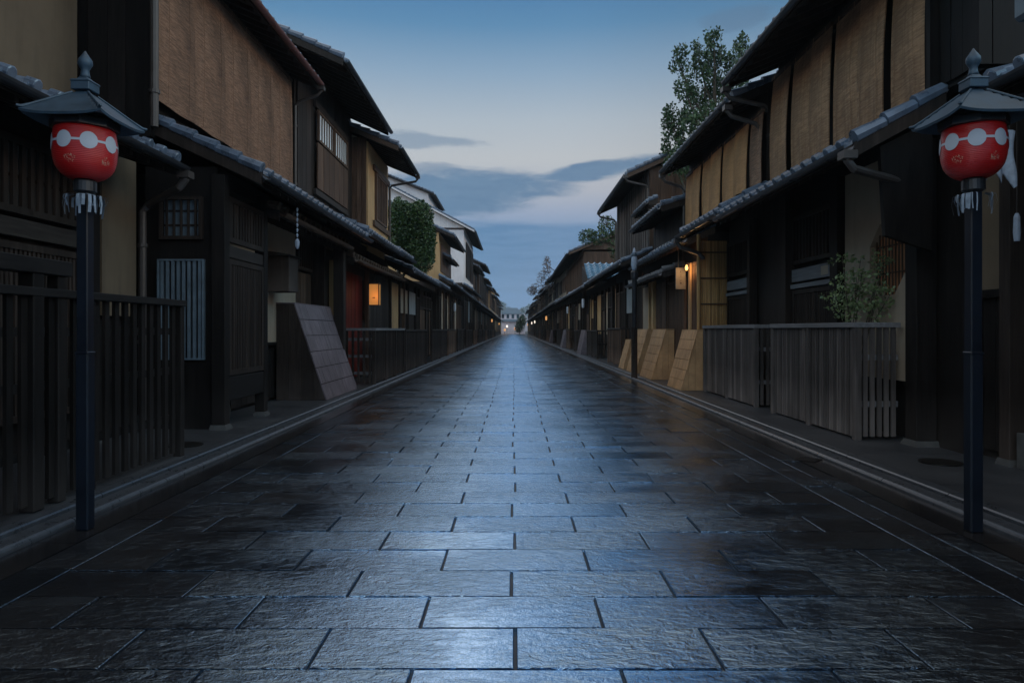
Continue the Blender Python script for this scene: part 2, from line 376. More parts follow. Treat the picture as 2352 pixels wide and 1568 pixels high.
def strip(name, mat, prof, label, y0=-2.5, y1=Y_END, segs=1, bevel=0):
    """prof: list of (x,z) cross-section swept along y"""
    mb = MB(); seg = (y1-y0)/segs
    for k in range(segs):
        a = y0+k*seg; b = a+seg-(.008 if segs > 1 else 0); mb.cc = rnd.random()
        mb.prism([(x, a, z) for x, z in prof], (0, b-a, 0))
    return tag(mb.build(name, mat, bevel=bevel), label, None, None, 'structure')
def bead(x, r=.035): return [(x+r*math.cos(t), .005+r*math.sin(t)) for t in [math.pi*k/8 for k in range(9)]]
# left edge
strip('gutter_left', M_gutterstone, [(-2.70, -.04), (-2.465, -.04), (-2.465, 0), (-2.70, .002)], 'smooth wet stone channel between the left kerb and the road slabs', segs=120)
strip('kerb_left', M_stone, [(-2.90, -.04), (-2.705, -.04)]+[(-2.705, .0)]+bead(-2.74)[0:]+[(-2.80, .012), (-2.90, .016)], 'rounded granite kerb bead along the left side', segs=170)
strip('kerb_line_left', M_stone, [(-3.0, -.04), (-2.905, -.04), (-2.905, .035), (-2.915, .045), (-3.0, .045)], 'narrow raised edging stone of the left pavement', segs=130)
strip('pavement_left', M_walk, [(-9, -.04), (-3.005, -.04), (-3.005, .04), (-9, .05)], 'damp stone pavement in front of the left houses', segs=150)
# right edge
strip('gutter_right', M_gutterstone, [(2.625, -.04), (2.86, -.04), (2.86, .002), (2.625, 0)], 'smooth wet stone channel between the road slabs and the right kerb', segs=120)
strip('kerb_right', M_stone, [(2.865, -.04), (3.06, -.04), (3.06, .016), (2.97, .012)]+bead(2.905)[0:], 'rounded granite kerb bead along the right side', segs=170)
strip('kerb_line_right', M_stone, [(3.065, -.04), (3.17, -.04), (3.17, .045), (3.075, .045), (3.065, .035)], 'narrow raised edging stone of the right pavement', segs=130)
strip('pavement_right', M_walk, [(3.175, -.04), (9, -.04), (9, .05), (3.175, .04)], 'damp stone pavement in front of the right houses', segs=150)
PV = .045   # pavement level
# ------------------------------------------------------------------ building pieces (u = distance from street axis)
def boards(mb, u, y0, y1, z0, z1, pitch=.19, th=.02, gap=.008, batten=False):
    y = y0
    while y < y1-.01:
        e = min(y+pitch*rnd.uniform(.9, 1.1), y1); mb.cc = rnd.uniform(.05, 1); d = rnd.uniform(0, .006)
        mb.box(u-th-d, u, y, e-gap, z0, z1)
        if batten: mb.box(u-th-.03, u-th-.007, e-.025, e+.015, z0, z1)
        y = e
    mb.cc = None
def boards_x(mb, y, u0, u1, z0, z1, pitch=.19, th=.02, gap=.008):
    u = u0
    while u < u1-.01:
        e = min(u+pitch*rnd.uniform(.9, 1.1), u1); mb.cc = rnd.uniform(.05, 1); d = rnd.uniform(0, .006)
        mb.box(u, e-gap, y-th-d, y, z0, z1); u = e
    mb.cc = None
def lattice(parent, s, u, y0, y1, z0, z1, pitch=.07, bar=.028, back=None, mat=M_dark, name='lattice_window', rails=1, frame=.06, depth=.05):
    f = MB(s)
    f.box(u-depth-.015, u, y0, y0+frame, z0, z1); f.box(u-depth-.015, u, y1-frame, y1, z0, z1)
    f.box(u-depth-.013, u, y0+frame, y1-frame, z0, z0+frame); f.box(u-depth-.013, u, y0+frame, y1-frame, z1-frame, z1)
    n = max(2, int((y1-y0-2*frame)/pitch)); st = (y1-y0-2*frame)/n
    for k in range(n):
        c = y0+frame+(k+.5)*st; f.cc = rnd.uniform(.3, 1); f.box(u-depth, u-depth+.03, c-bar/2, c+bar/2, z0+frame, z1-frame)
    f.cc = None
    for k in range(rails):
        zc = z0+(z1-z0)*(k+1)/(rails+1); f.box(u-depth+.032, u-depth+.045, y0+frame, y1-frame, zc-.015, zc+.015)
    w = f.build(name, mat, parent)
    if back is not None:
        b = MB(s); b.box(u-.004, u+.01, y0+frame*.5, y1-frame*.5, z0+frame*.5, z1-frame*.5); b.build('pane', back, w)
    return w
def post(parent, s, u, y, z0, z1, w=.12, mat=M_dark, name='post', stone=True):
    b = MB(s); b.box(u-w/2, u+w/2, y-w/2, y+w/2, z0+(.05 if stone else 0), z1); p = b.build(name, mat, parent, bevel=.004)
    if stone:
        b = MB(s); b.hexa([(u-w*.68, y-w*.68, z0-.01), (u+w*.68, y-w*.68, z0-.01), (u+w*.68, y+w*.68, z0-.01), (u-w*.68, y+w*.68, z0-.01)],
               [(u-w*.56, y-w*.56, z0+.052), (u+w*.56, y-w*.56, z0+.052), (u+w*.56, y+w*.56, z0+.052), (u-w*.56, y+w*.56, z0+.052)])
        b.build('base_stone', M_conc, p)
    return p
def tile_surface(mb, e0, e1, w0, w1, pitch=.265, course=.23, hi=True):
    """corrugated kawara between the eave line e0-e1 and the upper line w0-w1"""
    e0, e1, w0, w1 = map(Vector, (e0, e1, w0, w1)); L = (e1-e0).length; D = ((w0-e0).length+(w1-e1).length)/2
    n = max(1, round(L/pitch)); m = max(1, round(D/course))
    tt = [0, .18, .36, .54, .62, .72, .82, .92] if hi else [0, .3, .6, .72, .86]
    hh = [.012, -.012, -.012, .004, .022, .052, .056, .035] if hi else [.01, -.01, .006, .05, .05]
    us = []; 
    for k in range(n):
        j = rnd.uniform(-.006, .006)
        for t, h in zip(tt, hh): us.append(((k+t)/n, h+j))
    us.append((1.0, .012))
    prev = None
    for r in range(m):
        for end in (0, 1):
            v = (r+end)/m; lift = .030 if end == 0 else .0
            ring = []
            for uu, h in us:
                a = e0.lerp(e1, uu); b = w0.lerp(w1, uu); p = a.lerp(b, v); ring.append(mb.pv((p.x, p.y, p.z+h+lift+.03)))
            if prev:
                for a in range(len(ring)-1): mb.face([prev[a], prev[a+1], ring[a+1], ring[a]])
            elif r == 0:
                base = []
                for uu, h in us:
                    p = e0.lerp(e1, uu); base.append(mb.pv((p.x, p.y, p.z-.005+max(h, 0)*.4)))
                for a in range(len(ring)-1): mb.face([base[a], base[a+1], ring[a+1], ring[a]])
            prev = ring
    # round end caps on the rolls at the eave
    if hi:
        out = (e0-w0).normalized()
        for k in range(n):
            uu = (k+.8)/n; p = e0.lerp(e1, uu)+Vector((0, 0, .075)); 
            mb.tube([p-out*.05, p+out*.03, p+out*.036], [.052, .052, .042], 10)
def ridge_cap(mb, a, b, r=.09):
    a, b = Vector(a), Vector(b); d = (b-a).normalized(); L = (b-a).length
    mb.beam(a+Vector((0, 0, .03)), b+Vector((0, 0, .03)), .20, .12); mb.beam(a+Vector((0, 0, .115)), b+Vector((0, 0, .115)), .16, .05)
    n = max(1, int(L/.35))
    for k in range(n):
        p = a+d*(L*k/n)+Vector((0, 0, .16)); q = a+d*(L*(k+1)/n-.01)+Vector((0, 0, .16)); mb.tube([p, p+d*.05, q], [r*.95, r*.8, r*.72], 8)
    mb.tube([a-d*.05+Vector((0, 0, .15)), a+d*.02+Vector((0, 0, .15))], r*1.15, 12)
def eave(parent, s, ue, ze, y0, y1, uw, zw, name='pent_roof', hi=True, gut=M_metal, soff=M_dark, verge=True, tile=None, uw1=None, vb=M_dark, rafters=True):
    """roof slope with tiles, plank soffit, rafters, fascia, gutter"""
    t = MB(s); tile_surface(t, (ue, y0, ze), (ue, y1, ze), (uw, y0, zw), (uw, y1, zw), hi=hi)
    if verge:
        for yy in (y0-.02, y1+.02):
            n = max(2, int(abs(uw-ue)/.24)); 
            for k in range(n):
                a = Vector((ue, yy, ze+.06)).lerp(Vector((uw, yy, zw+.06)), k/n); b = Vector((ue, yy, ze+.06)).lerp(Vector((uw, yy, zw+.06)), (k+1)/n)
                t.tube([a+Vector((0, 0, .022)), b], [.07, .055], 8)
    roof = t.build(name, tile or M_tile, parent, recalc=True)
    b = MB(s); sl = (zw-ze)/(uw-ue)
    b.hexa([(ue+.02, y0, ze-.035), (uw, y0, zw-.035-.02*sl), (uw, y1, zw-.035-.02*sl), (ue+.02, y1, ze-.035)], [(ue+.02, y0, ze+.012), (uw, y0, zw+.012), (uw, y1, zw+.012), (ue+.02, y1, ze+.012)])
    if rafters:
        y = y0+.1
        while y < y1:
            b.hexa([(ue+.04, y-.022, ze-.10), (uw, y-.022, zw-.11), (uw, y+.022, zw-.11), (ue+.04, y+.022, ze-.10)],
                   [(ue+.04, y-.022, ze-.037), (uw, y-.022, zw-.037), (uw, y+.022, zw-.037), (ue+.04, y+.022, ze-.037)]); y += .3 if hi else .6
    b.box(ue-.005, ue+.018, y0, y1, ze-.06, ze+.02)
    b.build('soffit', soff, roof)
    if verge:
        for yy in (y0-.045, y1+.02):
            b = MB(s); b.hexa([(ue, yy, ze-.11), (uw, yy, zw-.13), (uw, yy+.025, zw-.13), (ue, yy+.025, ze-.11)], [(ue, yy, ze+.03), (uw, yy, zw+.03), (uw, yy+.025, zw+.03), (ue, yy+.025, ze+.03)]); b.build('barge_board', vb, roof)
    gt = MB(s)
    prof = [(.055*math.cos(a), .055*math.sin(a)) for a in [math.pi+math.pi*k/8 for k in range(9)]]+[(.047*math.cos(a), .047*math.sin(a)) for a in [2*math.pi-math.pi*k/8 for k in range(9)]]
    gt.prism([(ue-.065+a, y0-.06, ze-.01+c) for a, c in prof], (0, y1-y0+.12, 0))
    y = y0+.3
    while y < y1: gt.beam((ue-.01, y, ze-.06), (ue-.12, y, ze-.068), .015, .012); y += .9
    gt.build('gutter', gut, roof)
    return roof
def downpipe(parent, s, ue, ze, y, uw, z1, mat=M_pipe, r=.035, dy=0):
    t = MB(s); g = ue-.06
    pts = [(g, y, ze-.05), (g, y, ze-.14), (g+.06, y, ze-.22), (uw-.14, y+dy, ze-.34), (uw-.07, y+dy, ze-.42), (uw-.07, y+dy, z1)]
    t.tube(pts, r, 10); t.box(g-.065, g+.065, y-.065, y+.065, ze-.13, ze-.055)
    z = ze-.8
    while z > z1: t.tube([(uw-.07, y+dy, z-.02), (uw-.07, y+dy, z+.02)], r*1.3, 10); z -= 1.1
    return t.build('downpipe', mat, parent, smooth=False)
def gable_roof(parent, s, ue, ze, y0, y1, uw, ur, pitch, ub, hi=True, gut=M_metal, vb=M_dark, wallmat=M_dark, uface=None, ov=.25, rcap=True):
    """front slope eave->ridge, back slope, gable triangles above the wall head"""
    zr = ze+(ur-ue)*pitch
    r = eave(parent, s, ue, ze, y0, y1, ur, zr, 'roof', hi, gut, vb=vb)
    t = MB(s); zb = zr-(ub-ur)*pitch; tile_surface(t, (ub, y0, zb), (ub, y1, zb), (ur, y0, zr), (ur, y1, zr), hi=False)
    ridge_cap(t, (ur, y0-.05, zr+.05), (ur, y1+.05, zr+.05)); t.build('roof', M_tile, parent)
    b = MB(s)
    b.hexa([(ur, y0, zr-.1), (ub, y0, zb-.1), (ub, y1, zb-.1), (ur, y1, zr-.1)], [(ur, y0, zr-.01), (ub, y0, zb-.01), (ub, y1, zb-.01), (ur, y1, zr-.01)]); b.build('soffit', M_dark, r)
    zw = ze+(uw-ue)*pitch-.14
    g = MB(s)
    g.prism([(uw, y0+ov, zw-.02), (ub-.3, y0+ov, zb-.02), (ub-.3, y0+ov, zb+.0), (ur, y0+ov, zr-.13), (uw, y0+ov, zw+.0)], (0, y1-y0-2*ov, 0))
    g.build('gable', wallmat, parent)
    return zw
def body(parent, s, u, y0, y1, z0, z1, depth, mat, name='wall'):
    b = MB(s); b.box(u, u+depth, y0, y1, z0, z1); return b.build(name, mat, parent)
def ranma(parent, s, u, y0, y1, z0, z1, mat=M_darkh):   # horizontal beam on the face
    b = MB(s); b.box(u-.05, u+.03, y0, y1, z0, z1); return b.build('lintel', mat, parent, bevel=.004)
def lattice_x(parent, s, y, u0, u1, z0, z1, n, bar, back=None, mat=M_dark, name='lattice_window', rails=1, frame=.04):
    """lattice on a wall facing down the street (towards -y)"""
    f = MB(s); d = .04
    f.box(u0, u0+frame, y-d-.01, y, z0, z1); f.box(u1-frame, u1, y-d-.01, y, z0, z1)
    f.box(u0+frame, u1-frame, y-d-.008, y, z0, z0+frame); f.box(u0+frame, u1-frame, y-d-.008, y, z1-frame, z1)
    st = (u1-u0-2*frame)/n
    for k in range(n):
        c = u0+frame+(k+.5)*st; f.box(c-bar/2, c+bar/2, y-d, y-d+.03, z0+frame, z1-frame)
    for k in range(rails):
        zc = z0+(z1-z0)*(k+1)/(rails+1); f.box(u0+frame, u1-frame, y-d+.031, y-d+.039, zc-.012, zc+.012)
    w = f.build(name, mat, parent)
    if back is not None:
        b = MB(s); b.box(u0+.02, u1-.02, y-.001, y+.01, z0+.02, z1-.02); b.build('pane', back, w)
    return w
M_barpale = plain('pale_blue_bar', (.10, .135, .17), .5)
# =================================================================== LEFT ROW
S = -1
# --- house 1 (nearest left)
h = thing('townhouse', (-4.3, 4, PV), 'near left house with a plain ochre plaster upper wall above its tiled eave', 'house')
body(h, S, 4.34, -2, 7.8, 0, 3.4, 6, M_black)
body(h, S, 4.95, -2, 7.74, 3.4, 8.0, 5, M_edge_ochre, 'upper_wall')
eave(h, S, 3.6, 2.96, -2, 7.30, 4.95, 3.42)
eave(h, S, 4.1, 7.6, -2, 7.4, 4.95, 8.0, 'roof')
lattice(h, S, 4.32, 3.9, 6.72, 2.2, 2.86, .105, .055, M_paper, rails=1)
ranma(h, S, 4.32, 3.2, 6.8, 2.0, 2.16)
lattice(h, S, 4.32, 3.4, 6.72, .4, 1.95, .055, .03, M_black, name='door')
post(h, S, 4.3, 6.9, PV, 3.2, .15, M_black)
b = MB(S); b.box(4.27, 4.33, 7.08, 7.72, 1.35, 3.1); b.build('plaster_panel', M_edge_ochre, h)
downpipe(h, S, 3.6, 2.96, 7.36, 4.3, .1, r=.042, dy=.42)
# --- house 2
h = thing('townhouse', (-3.38, 9, PV), 'dark left house with long brown reed blinds upstairs and a copper red gutter', 'house')
body(h, S, 4.0, 9.25, 13.4, 0, 3.3, 5, M_black)
body(h, S, 4.2, 7.82, 12.85, 3.3, 6.3, 5, M_black, 'upper_wall')
b = MB(S); boards_x(b, 7.82, 4.2, 5.4, 3.35, 8.0, .22); b.box(4.12, 4.2, 7.76, 7.84, 3.4, 5.9); b.build('board_wall', M_black, h)
b = MB(S); b.box(3.46, 4.3, 7.97, 8.05, 0, 3.1); b.box(3.46, 4.3, 8.05, 9.2, 2.9, 3.1); b.build('side_wall', M_black, h)
lattice_x(h, S, 7.97, 3.62, 4.12, 2.25, 2.75, 5, .02, M_barpale, rails=2)
lattice_x(h, S, 7.97, 3.60, 4.14, .85, 2.02, 8, .032, None, M_barpale, name='slatted_panel', rails=0, frame=.02)
post(h, S, 3.42, 7.97, PV, 3.0, .15, M_black); post(h, S, 3.42, 9.25, PV, 3.0, .13, M_black)
lattice(h, S, 3.42, 8.06, 9.16, 2.24, 2.78, .085, .04, M_paper, rails=1)
ranma(h, S, 3.42, 8.06, 9.18, 2.06, 2.2)
lattice(h, S, 3.42, 8.06, 9.16, .66, 2.04, .05, .03, M_black, name='door')
b = MB(S); b.box(3.36, 3.44, 8.06, 9.18, .36, .64); b.build('threshold_beam', M_blackh, h, bevel=.006)
b = MB(S); b.box(3.9, 3.96, 9.3, 12.2, .98, 2.9); b.build('plaster_panel', M_grayp, h)
b = MB(S); boards(b, 3.96, 9.3, 12.3, .1, .95, .2); b.box(3.88, 3.96, 9.3, 12.3, .95, 1.0); b.build('wainscot', M_black, h)
lattice(h, S, 3.96, 12.35, 13.25, 2.3, 2.95, .10, .045, M_paper, rails=1)
b = MB(S); boards(b, 3.97, 12.35, 13.3, .1, 2.26, .16); b.build('door', M_brown, h)
post(h, S, 3.42, 13.42, PV, 2.95, .2)
eave(h, S, 2.9, 2.98, 7.9, 13.5, 4.2, 3.60, hi=True)
eave(h, S, 3.2, 2.80, 9.35, 13.15, 3.95, 3.02, 'canopy_roof', tile=M_brownh, gut=M_brownh)
gable_roof(h, S, 3.7, 5.85, 7.3, 12.85, 4.2, 7.0, .42, 9.5, gut=M_gutter_red)
downpipe(h, S, 3.7, 5.85, 12.9, 4.2, 3.5, M_pipe, .03, 0)
downpipe(h, S, 3.72, 5.80, 7.55, 4.15, 3.5, M_pipe, .045, .2)
# --- house 3
h = thing('townhouse', (-3.9, 15, PV), 'tall dark timber left house with bright small panes upstairs and a red doorway', 'house')
body(h, S, 3.75, 13.5, 17.4, 0, 3.3, 5, M_dark)
body(h, S, 4.15, 12.9, 17.38, 3.3, 6.6, 5, M_dark, 'upper_wall')
b = MB(S); boards(b, 4.14, 13.0, 17.35, 3.55, 6.4, .3, .02); b.build('board_wall', M_dark, h)
ranma(h, S, 4.1, 14.0, 16.7, 5.78, 5.92); ranma(h, S, 4.1, 14.0, 16.7, 3.98, 4.10)
w = lattice(h, S, 4.06, 14.08, 15.32, 5.10, 5.74, .19, .035, M_pane, M_brown, 'window', rails=0, frame=.05, depth=.02)
w = lattice(h, S, 4.06, 15.36, 16.62, 5.10, 5.74, .19, .035, M_pane, M_brown, 'window', rails=0, frame=.05, depth=.02)
b = MB(S); boards(b, 4.06, 14.08, 16.62, 4.12, 5.06, .42, .025, .02); b.build('shutter', M_brown, h)
eave(h, S, 2.9, 3.12, 13.62, 17.38, 4.15, 3.66)
eave(h, S, 3.2, 2.62, 13.7, 17.3, 3.75, 2.80, 'canopy_roof', tile=M_brownh, gut=M_brownh)
gable_roof(h, S, 3.2, 6.26, 12.85, 17.4, 4.15, 6.8, .46, 9.0)
b = MB(S); b.box(3.60, 3.72, 13.75, 13.95, .1, 2.6); b.build('plaster_panel', M_cream, h)
b = MB(S); boards(b, 3.74, 14.5, 16.75, .1, 2.5, .17); b.build('door', M_red, h)
lattice(h, S, 3.72, 16.8, 17.35, 1.45, 2.4, .12, .03, M_paper, M_brown)
post(h, S, 3.6, 16.75, PV, 2.7, .1, M_brown); post(h, S, 3.6, 14.35, PV, 2.7, .1, M_brown)
# --- house 4
h = thing('townhouse', (-3.7, 18.7, PV), 'left house with an ochre plaster upper storey holding one tall lattice window', 'house')
body(h, S, 3.72, 17.42, 20.2, 0, 3.2, 4.5, M_dark); body(h, S, 3.72, 17.42, 20.2, 3.2, 6.0, 4.5, M_cream, 'upper_wall')
b = MB(S); boards_x(b, 17.41, 3.76, 4.3, 3.4, 6.1, .12); b.build('board_wall', M_brown, h)
for z_ in (3.95, 5.42): b = MB(S); b.box(3.66, 3.73, 18.0, 20.2, z_, z_+.14); b.build('lintel', M_brownh, h)
lattice(h, S, 3.72, 18.25, 19.75, 4.12, 5.4, .14, .05, M_dark, M_brown)
eave(h, S, 2.9, 3.16, 17.42, 19.6, 3.72, 3.5, vb=M_brownh); eave(h, S, 3.2, 2.64, 17.4, 19.5, 3.72, 2.82, 'canopy_roof', tile=M_brownh, gut=M_brownh)
gable_roof(h, S, 2.9, 5.8, 17.2, 20.15, 3.72, 5.8, .42, 7.8, wallmat=M_grayp, vb=M_brownh)
downpipe(h, S, 2.9, 5.8, 20.2, 3.74, 3.4, M_pipe, .035)
boards_m = MB(S); boards(boards_m, 3.71, 17.5, 20.1, .1, 2.6, .22); boards_m.build('door', M_dark, h)
def facade(h, s, u, y0, y1, zt, seed, near=False):
    """ground floor front: posts and bays of lattice, boards, plaster"""
    q = random.Random(seed); y = y0+.05
    while y < y1-.5:
        w = min(q.choice((.9, 1.2, 1.6, 1.9)), y1-y-.05); k = q.random(); a, b_ = y+.08, y+w-.02
        if k < .3:
            lattice(h, s, u-.01, a, b_, 2.05, zt-.3, .12, .05, M_paper if q.random() < .5 else M_dark)
            m = MB(s); boards(m, u-.01, a, b_, .1, 2.0, .2); m.build('door', M_dark if q.random() < .6 else M_brown, h)
        elif k < .62:
            lattice(h, s, u-.01, a, b_, .7, zt-.45, .09, .045, M_dark, M_dark if q.random() < .5 else M_brown)
        elif k < .82:
            m = MB(s); m.box(u-.03, u+.02, a, b_, 1.0, zt-.25); m.build('plaster_panel', q.choice((M_cream, M_grayp, M_cream)), h)
            m = MB(s); boards(m, u-.01, a, b_, .1, .97, .2); m.build('wainscot', M_dark, h)
        else:
            m = MB(s); m.box(u-.05, u-.02, a, b_, 1.75, zt-.35); m.build('noren_curtain', q.choice((M_grayp, M_paper, M_cream)), h)
        m = MB(s); m.box(u-.09, u+.03, y, y+.09, PV, zt-.1); m.build('post', q.choice((M_dark, M_brown, M_dark)), h)
        y += w
# --- house 5: low house with bush behind
h = thing('townhouse', (-3.7, 25, PV), 'low single storey left house whose tiled eave runs below the round green tree', 'house')
body(h, S, 3.75, 20.25, 31.0, 0, 3.0, .9, M_dark)
facade(h, S, 3.74, 20.3, 30.9, 2.9, 5)
eave(h, S, 2.9, 2.90, 19.7, 26.3, 4.0, 3.35); eave(h, S, 2.9, 2.98, 26.4, 30.9, 4.0, 3.42)
b = MB(S); t0 = MB(S)
h = thing('townhouse', (-3.4, 34, PV), 'dark shuttered ochre house between the round green tree and the white gabled house', 'house')
body(h, S, 3.5, 31, 36.8, 0, 3.4, 4, M_dark); body(h, S, 3.4, 31, 36.8, 3.4, 5.6, 4, M_cream, 'upper_wall')
facade(h, S, 3.49, 31.1, 36.7, 3.2, 6)
b = MB(S); boards(b, 3.39, 31.6, 36.7, 3.9, 5.2, .35, .03, .03); b.build('shutter', M_brown, h)
eave(h, S, 2.75, 3.30, 31, 36.8, 3.4, 3.65, hi=False); gable_roof(h, S, 2.7, 5.44, 30.9, 36.9, 3.4, 5.6, .46, 7.5, wallmat=M_grayp, hi=True)
eave(h, S, 2.95, 4.55, 32.2, 35.5, 3.4, 4.75, 'canopy_roof', hi=False, gut=M_brownh)
h = thing('townhouse', (-3.4, 41.5, PV), 'low dark left house at the foot of the white gable wall', 'house')
body(h, S, 3.5, 36.9, 46.2, 0, 3.4, 5, M_dark); facade(h, S, 3.49, 37, 46.1, 3.2, 8)
eave(h, S, 2.75, 3.3, 36.9, 46.2, 4.4, 4.0, hi=False)
h = thing('white_house', (-3.4, 51, PV), 'tall white plastered house with a long sloping gable wall and raised roof on the left', 'house')
body(h, S, 3.5, 46.4, 57, 0, 4.4, 5, M_dark)
facade(h, S, 3.49, 46.5, 56.9, 3.7, 9)
eave(h, S, 2.76, 3.9, 46.3, 57, 3.4, 4.3, hi=False)
body(h, S, 3.4, 46.5, 57, 4.3, 8.0, 11, M_white, 'upper_wall')
lattice(h, S, 3.39, 48.2, 52, 4.9, 7.4, .3, .1, M_dark, M_dark); lattice(h, S, 3.39, 52.8, 56.2, 4.9, 7.4, .3, .1, M_dark, M_dark)
gable_roof(h, S, 2.66, 7.9, 46.1, 57.2, 3.4, 9.2, .53, 15, wallmat=M_white, vb=M_white, ov=.35)
b = MB(S); b.box(5.7, 12.6, 46.47, 46.52, 9.0-1.9, 9.04-1.9); b.build('string_course', M_dark, h)
b = MB(S); b.prism([(5.9, 47.2, 9.2), (9.6, 47.2, 9.2), (9.6, 47.2, 12.2), (5.9, 47.2, 10.7)], (0, 6, 0)); b.build('roof_storey', M_white, h)
eave(h, S, 5.5, 10.55, 47.0, 53.4, 9.6, 12.2, 'roof', hi=False)
def ordinal(k): return ['first', 'second', 'third', 'fourth', 'fifth', 'sixth', 'seventh', 'eighth', 'ninth', 'tenth', 'eleventh', 'twelfth', 'thirteenth', 'fourteenth', 'fifteenth', 'sixteenth'][k]
def far_row(s, y, uw, ue, zl, heights, ref, grp, seed):
    q = random.Random(seed); k = 0; out = []
    while y < 178:
        L = q.uniform(7.5, 10.5); y1 = y+L; z = heights[k % len(heights)]+q.uniform(-.2, .2); du = q.uniform(-.12, .12)
        um = q.choice((M_cream, M_grayp, M_brown, M_dark, M_brown)); nm = {M_cream: 'ochre plaster', M_grayp: 'grey brown plaster', M_brown: 'brown board', M_dark: 'dark board'}[um]
        h = thing('townhouse', (s*uw, (y+y1)/2, PV), f'{nm} fronted far house, {ordinal(k)} beyond {ref}', 'house', grp)
        body(h, s, uw, y+.02, y1-.02, 0, zl+.3, 5, M_dark); body(h, s, uw+.05+du, y+.02, y1-.02, zl+.3, z+.1, 5, um, 'upper_wall')
        if y < 120: facade(h, s, uw-.01, y+.05, y1-.05, zl, int(y*7+s))
        else:
            for j in range(3): b = MB(s); a = y+.4+j*L/3; b.box(uw-.04, uw, a, a+L/4, .8, zl-.5); b.build('lattice_window', q.choice((M_brown, M_dark, M_cream)), h)
        for j in range(2):
            a = y+L*(.12+.44*j); lattice(h, s, uw+.04+du, a, a+L*.3, zl+.9, z-.35, .25, .12, M_dark, q.choice((M_dark, M_brown)), name='window')
        eave(h, s, ue, zl+q.uniform(-.06, .06), y, y1, uw+.05, zl+.42, hi=False, rafters=y < 90)
        gable_roof(h, s, ue+.02+du, z, y-.1, y1-.15, uw+.05+du, uw+2.6, .46, uw+5.2, hi=False, wallmat=um, vb=M_brownh if q.random() < .5 else M_dark)
        y = y1+.05; k += 1
    return y
far_row(-1, 57.3, 3.4, 2.75, 3.35, (6.4, 7.3, 6.6, 6.2, 6.8, 6.3), 'the white gabled house on the left', 'far townhouses of the left row', 11)
# =================================================================== RIGHT ROW
S = 1
h = thing('townhouse', (4.3, 3, PV), 'near right house with a reddish lattice front at the right edge of the photo', 'house')
body(h, S, 4.34, -2, 6.30, 0, 3.3, 5, M_black)
eave(h, S, 3.6, 3.02, -2, 5.15, 4.5, 3.35)
b = MB(S); b.box(4.27, 4.345, 5.95, 6.27, 1.55, 2.95); b.build('plaster_panel', M_edge_ochre, h)
b = MB(S); boards(b, 4.33, 5.95, 6.27, .12, 1.5, .16); b.box(4.26, 4.33, 5.9, 6.28, 1.49, 1.56); b.build('wainscot', M_black, h)
post(h, S, 4.26, 5.84, PV, 3.1, .13)
lattice(h, S, 4.33, 4.2, 5.62, .5, 2.9, .07, .035, M_red, M_brown, name='door')
b = MB(S); b.box(4.2, 4.36, 4.0, 5.7, PV, .34); b.build('base_stone', M_conc, h)
# --- right house 1
h = thing('townhouse', (4.0, 8.5, PV), 'near right house with six tan hanging reed blinds upstairs and an octagonal window below', 'house')
body(h, S, 4.2, 6.35, 10.52, 0, 3.45, 5, M_black); body(h, S, 4.06, 5.78, 10.48, 3.45, 5.3, 5, M_black, 'upper_wall')
b = MB(S); boards(b, 4.05, 5.8, 6.5, 3.5, 5.0, .16); b.box(3.94, 4.05, 6.46, 6.56, 3.45, 5.1); b.box(3.94, 4.05, 5.78, 5.88, 3.45, 5.1); b.build('board_wall', M_black, h)
ranma(h, S, 4.0, 6.56, 10.46, 4.97, 5.06)
gable_roof(h, S, 3.32, 5.03, 5.3, 10.5, 4.06, 6.2, .42, 8.5, ov=.4)
eave(h, S, 3.2, 2.93, 6.45, 10.55, 4.06, 3.42)
downpipe(h, S, 3.34, 5.0, 10.56, 4.02, 3.3, M_pipe, .035)
downpipe(h, S, 3.2, 2.93, 6.42, 4.05, 2.2, M_pipe, .04, .2)
post(h, S, 4.09, 6.86, PV, 3.1, .2, M_black)
post(h, S, 4.1, 8.55, PV, 3.1, .2, M_black, stone=False)
post(h, S, 4.1, 10.2, PV, 3.1, .14, stone=False)
# plaster wall with octagonal opening
b = MB(S); yc, zc, rw, rh, y0, y1, z0, z1 = 7.50, 1.98, .36, .40, 7.04, 8.45, .66, 3.1
oc = [(yc+rw*math.cos(R(22.5+45*k))/math.cos(R(22.5)), zc+rh*math.sin(R(22.5+45*k))/math.cos(R(22.5))) for k in range(8)]
outer = [(y1, zc+.16), (y1, z1), (yc-.14, z1), (y0, z1), (y0, zc+.16), (y0, z0), (yc, z0), (y1, z0)]
outer = [(y1, zc+.2), (yc+.2, z1), (yc-.2, z1), (y0, zc+.2), (y0, zc-.2), (yc-.2, z0), (yc+.2, z0), (y1, zc-.2)]
cor = {0: (y1, z1), 2: (y0, z1), 4: (y0, z0), 6: (y1, z0)}
for k in range(8):
    j = (k+1) % 8; ring = [outer[k]]+([cor[k]] if k in cor else [])+[outer[j], oc[j], oc[k]]
    b.prism([(4.10, a, c) for a, c in ring], (.12, 0, 0))
w = b.build('plaster_wall', M_grayp, h)
b = MB(S)
for k in range(11):
    a = yc-rw+.04+k*(2*rw-.08)/10; b.tube([(4.16, a, zc-rh), (4.16, a, zc+rh)], .009, 6)
for z in (-.15, .15): b.tube([(4.175, yc-rw, zc+z), (4.175, yc+rw, zc+z)], .008, 6)
w = b.build('octagonal_window', M_brown, h)
b = MB(S); b.box(4.19, 4.198, yc-rw, yc+rw, zc-rh, zc+rh); b.build('pane', plaster('amber_glow_tint', (.42, .16, .07), (.55, .24, .11)), w)  # faint interior light painted as the pane's amber colour
lattice(h, S, 4.18, 8.7, 10.1, 2.15, 2.85, .10, .04, M_paper, rails=0)
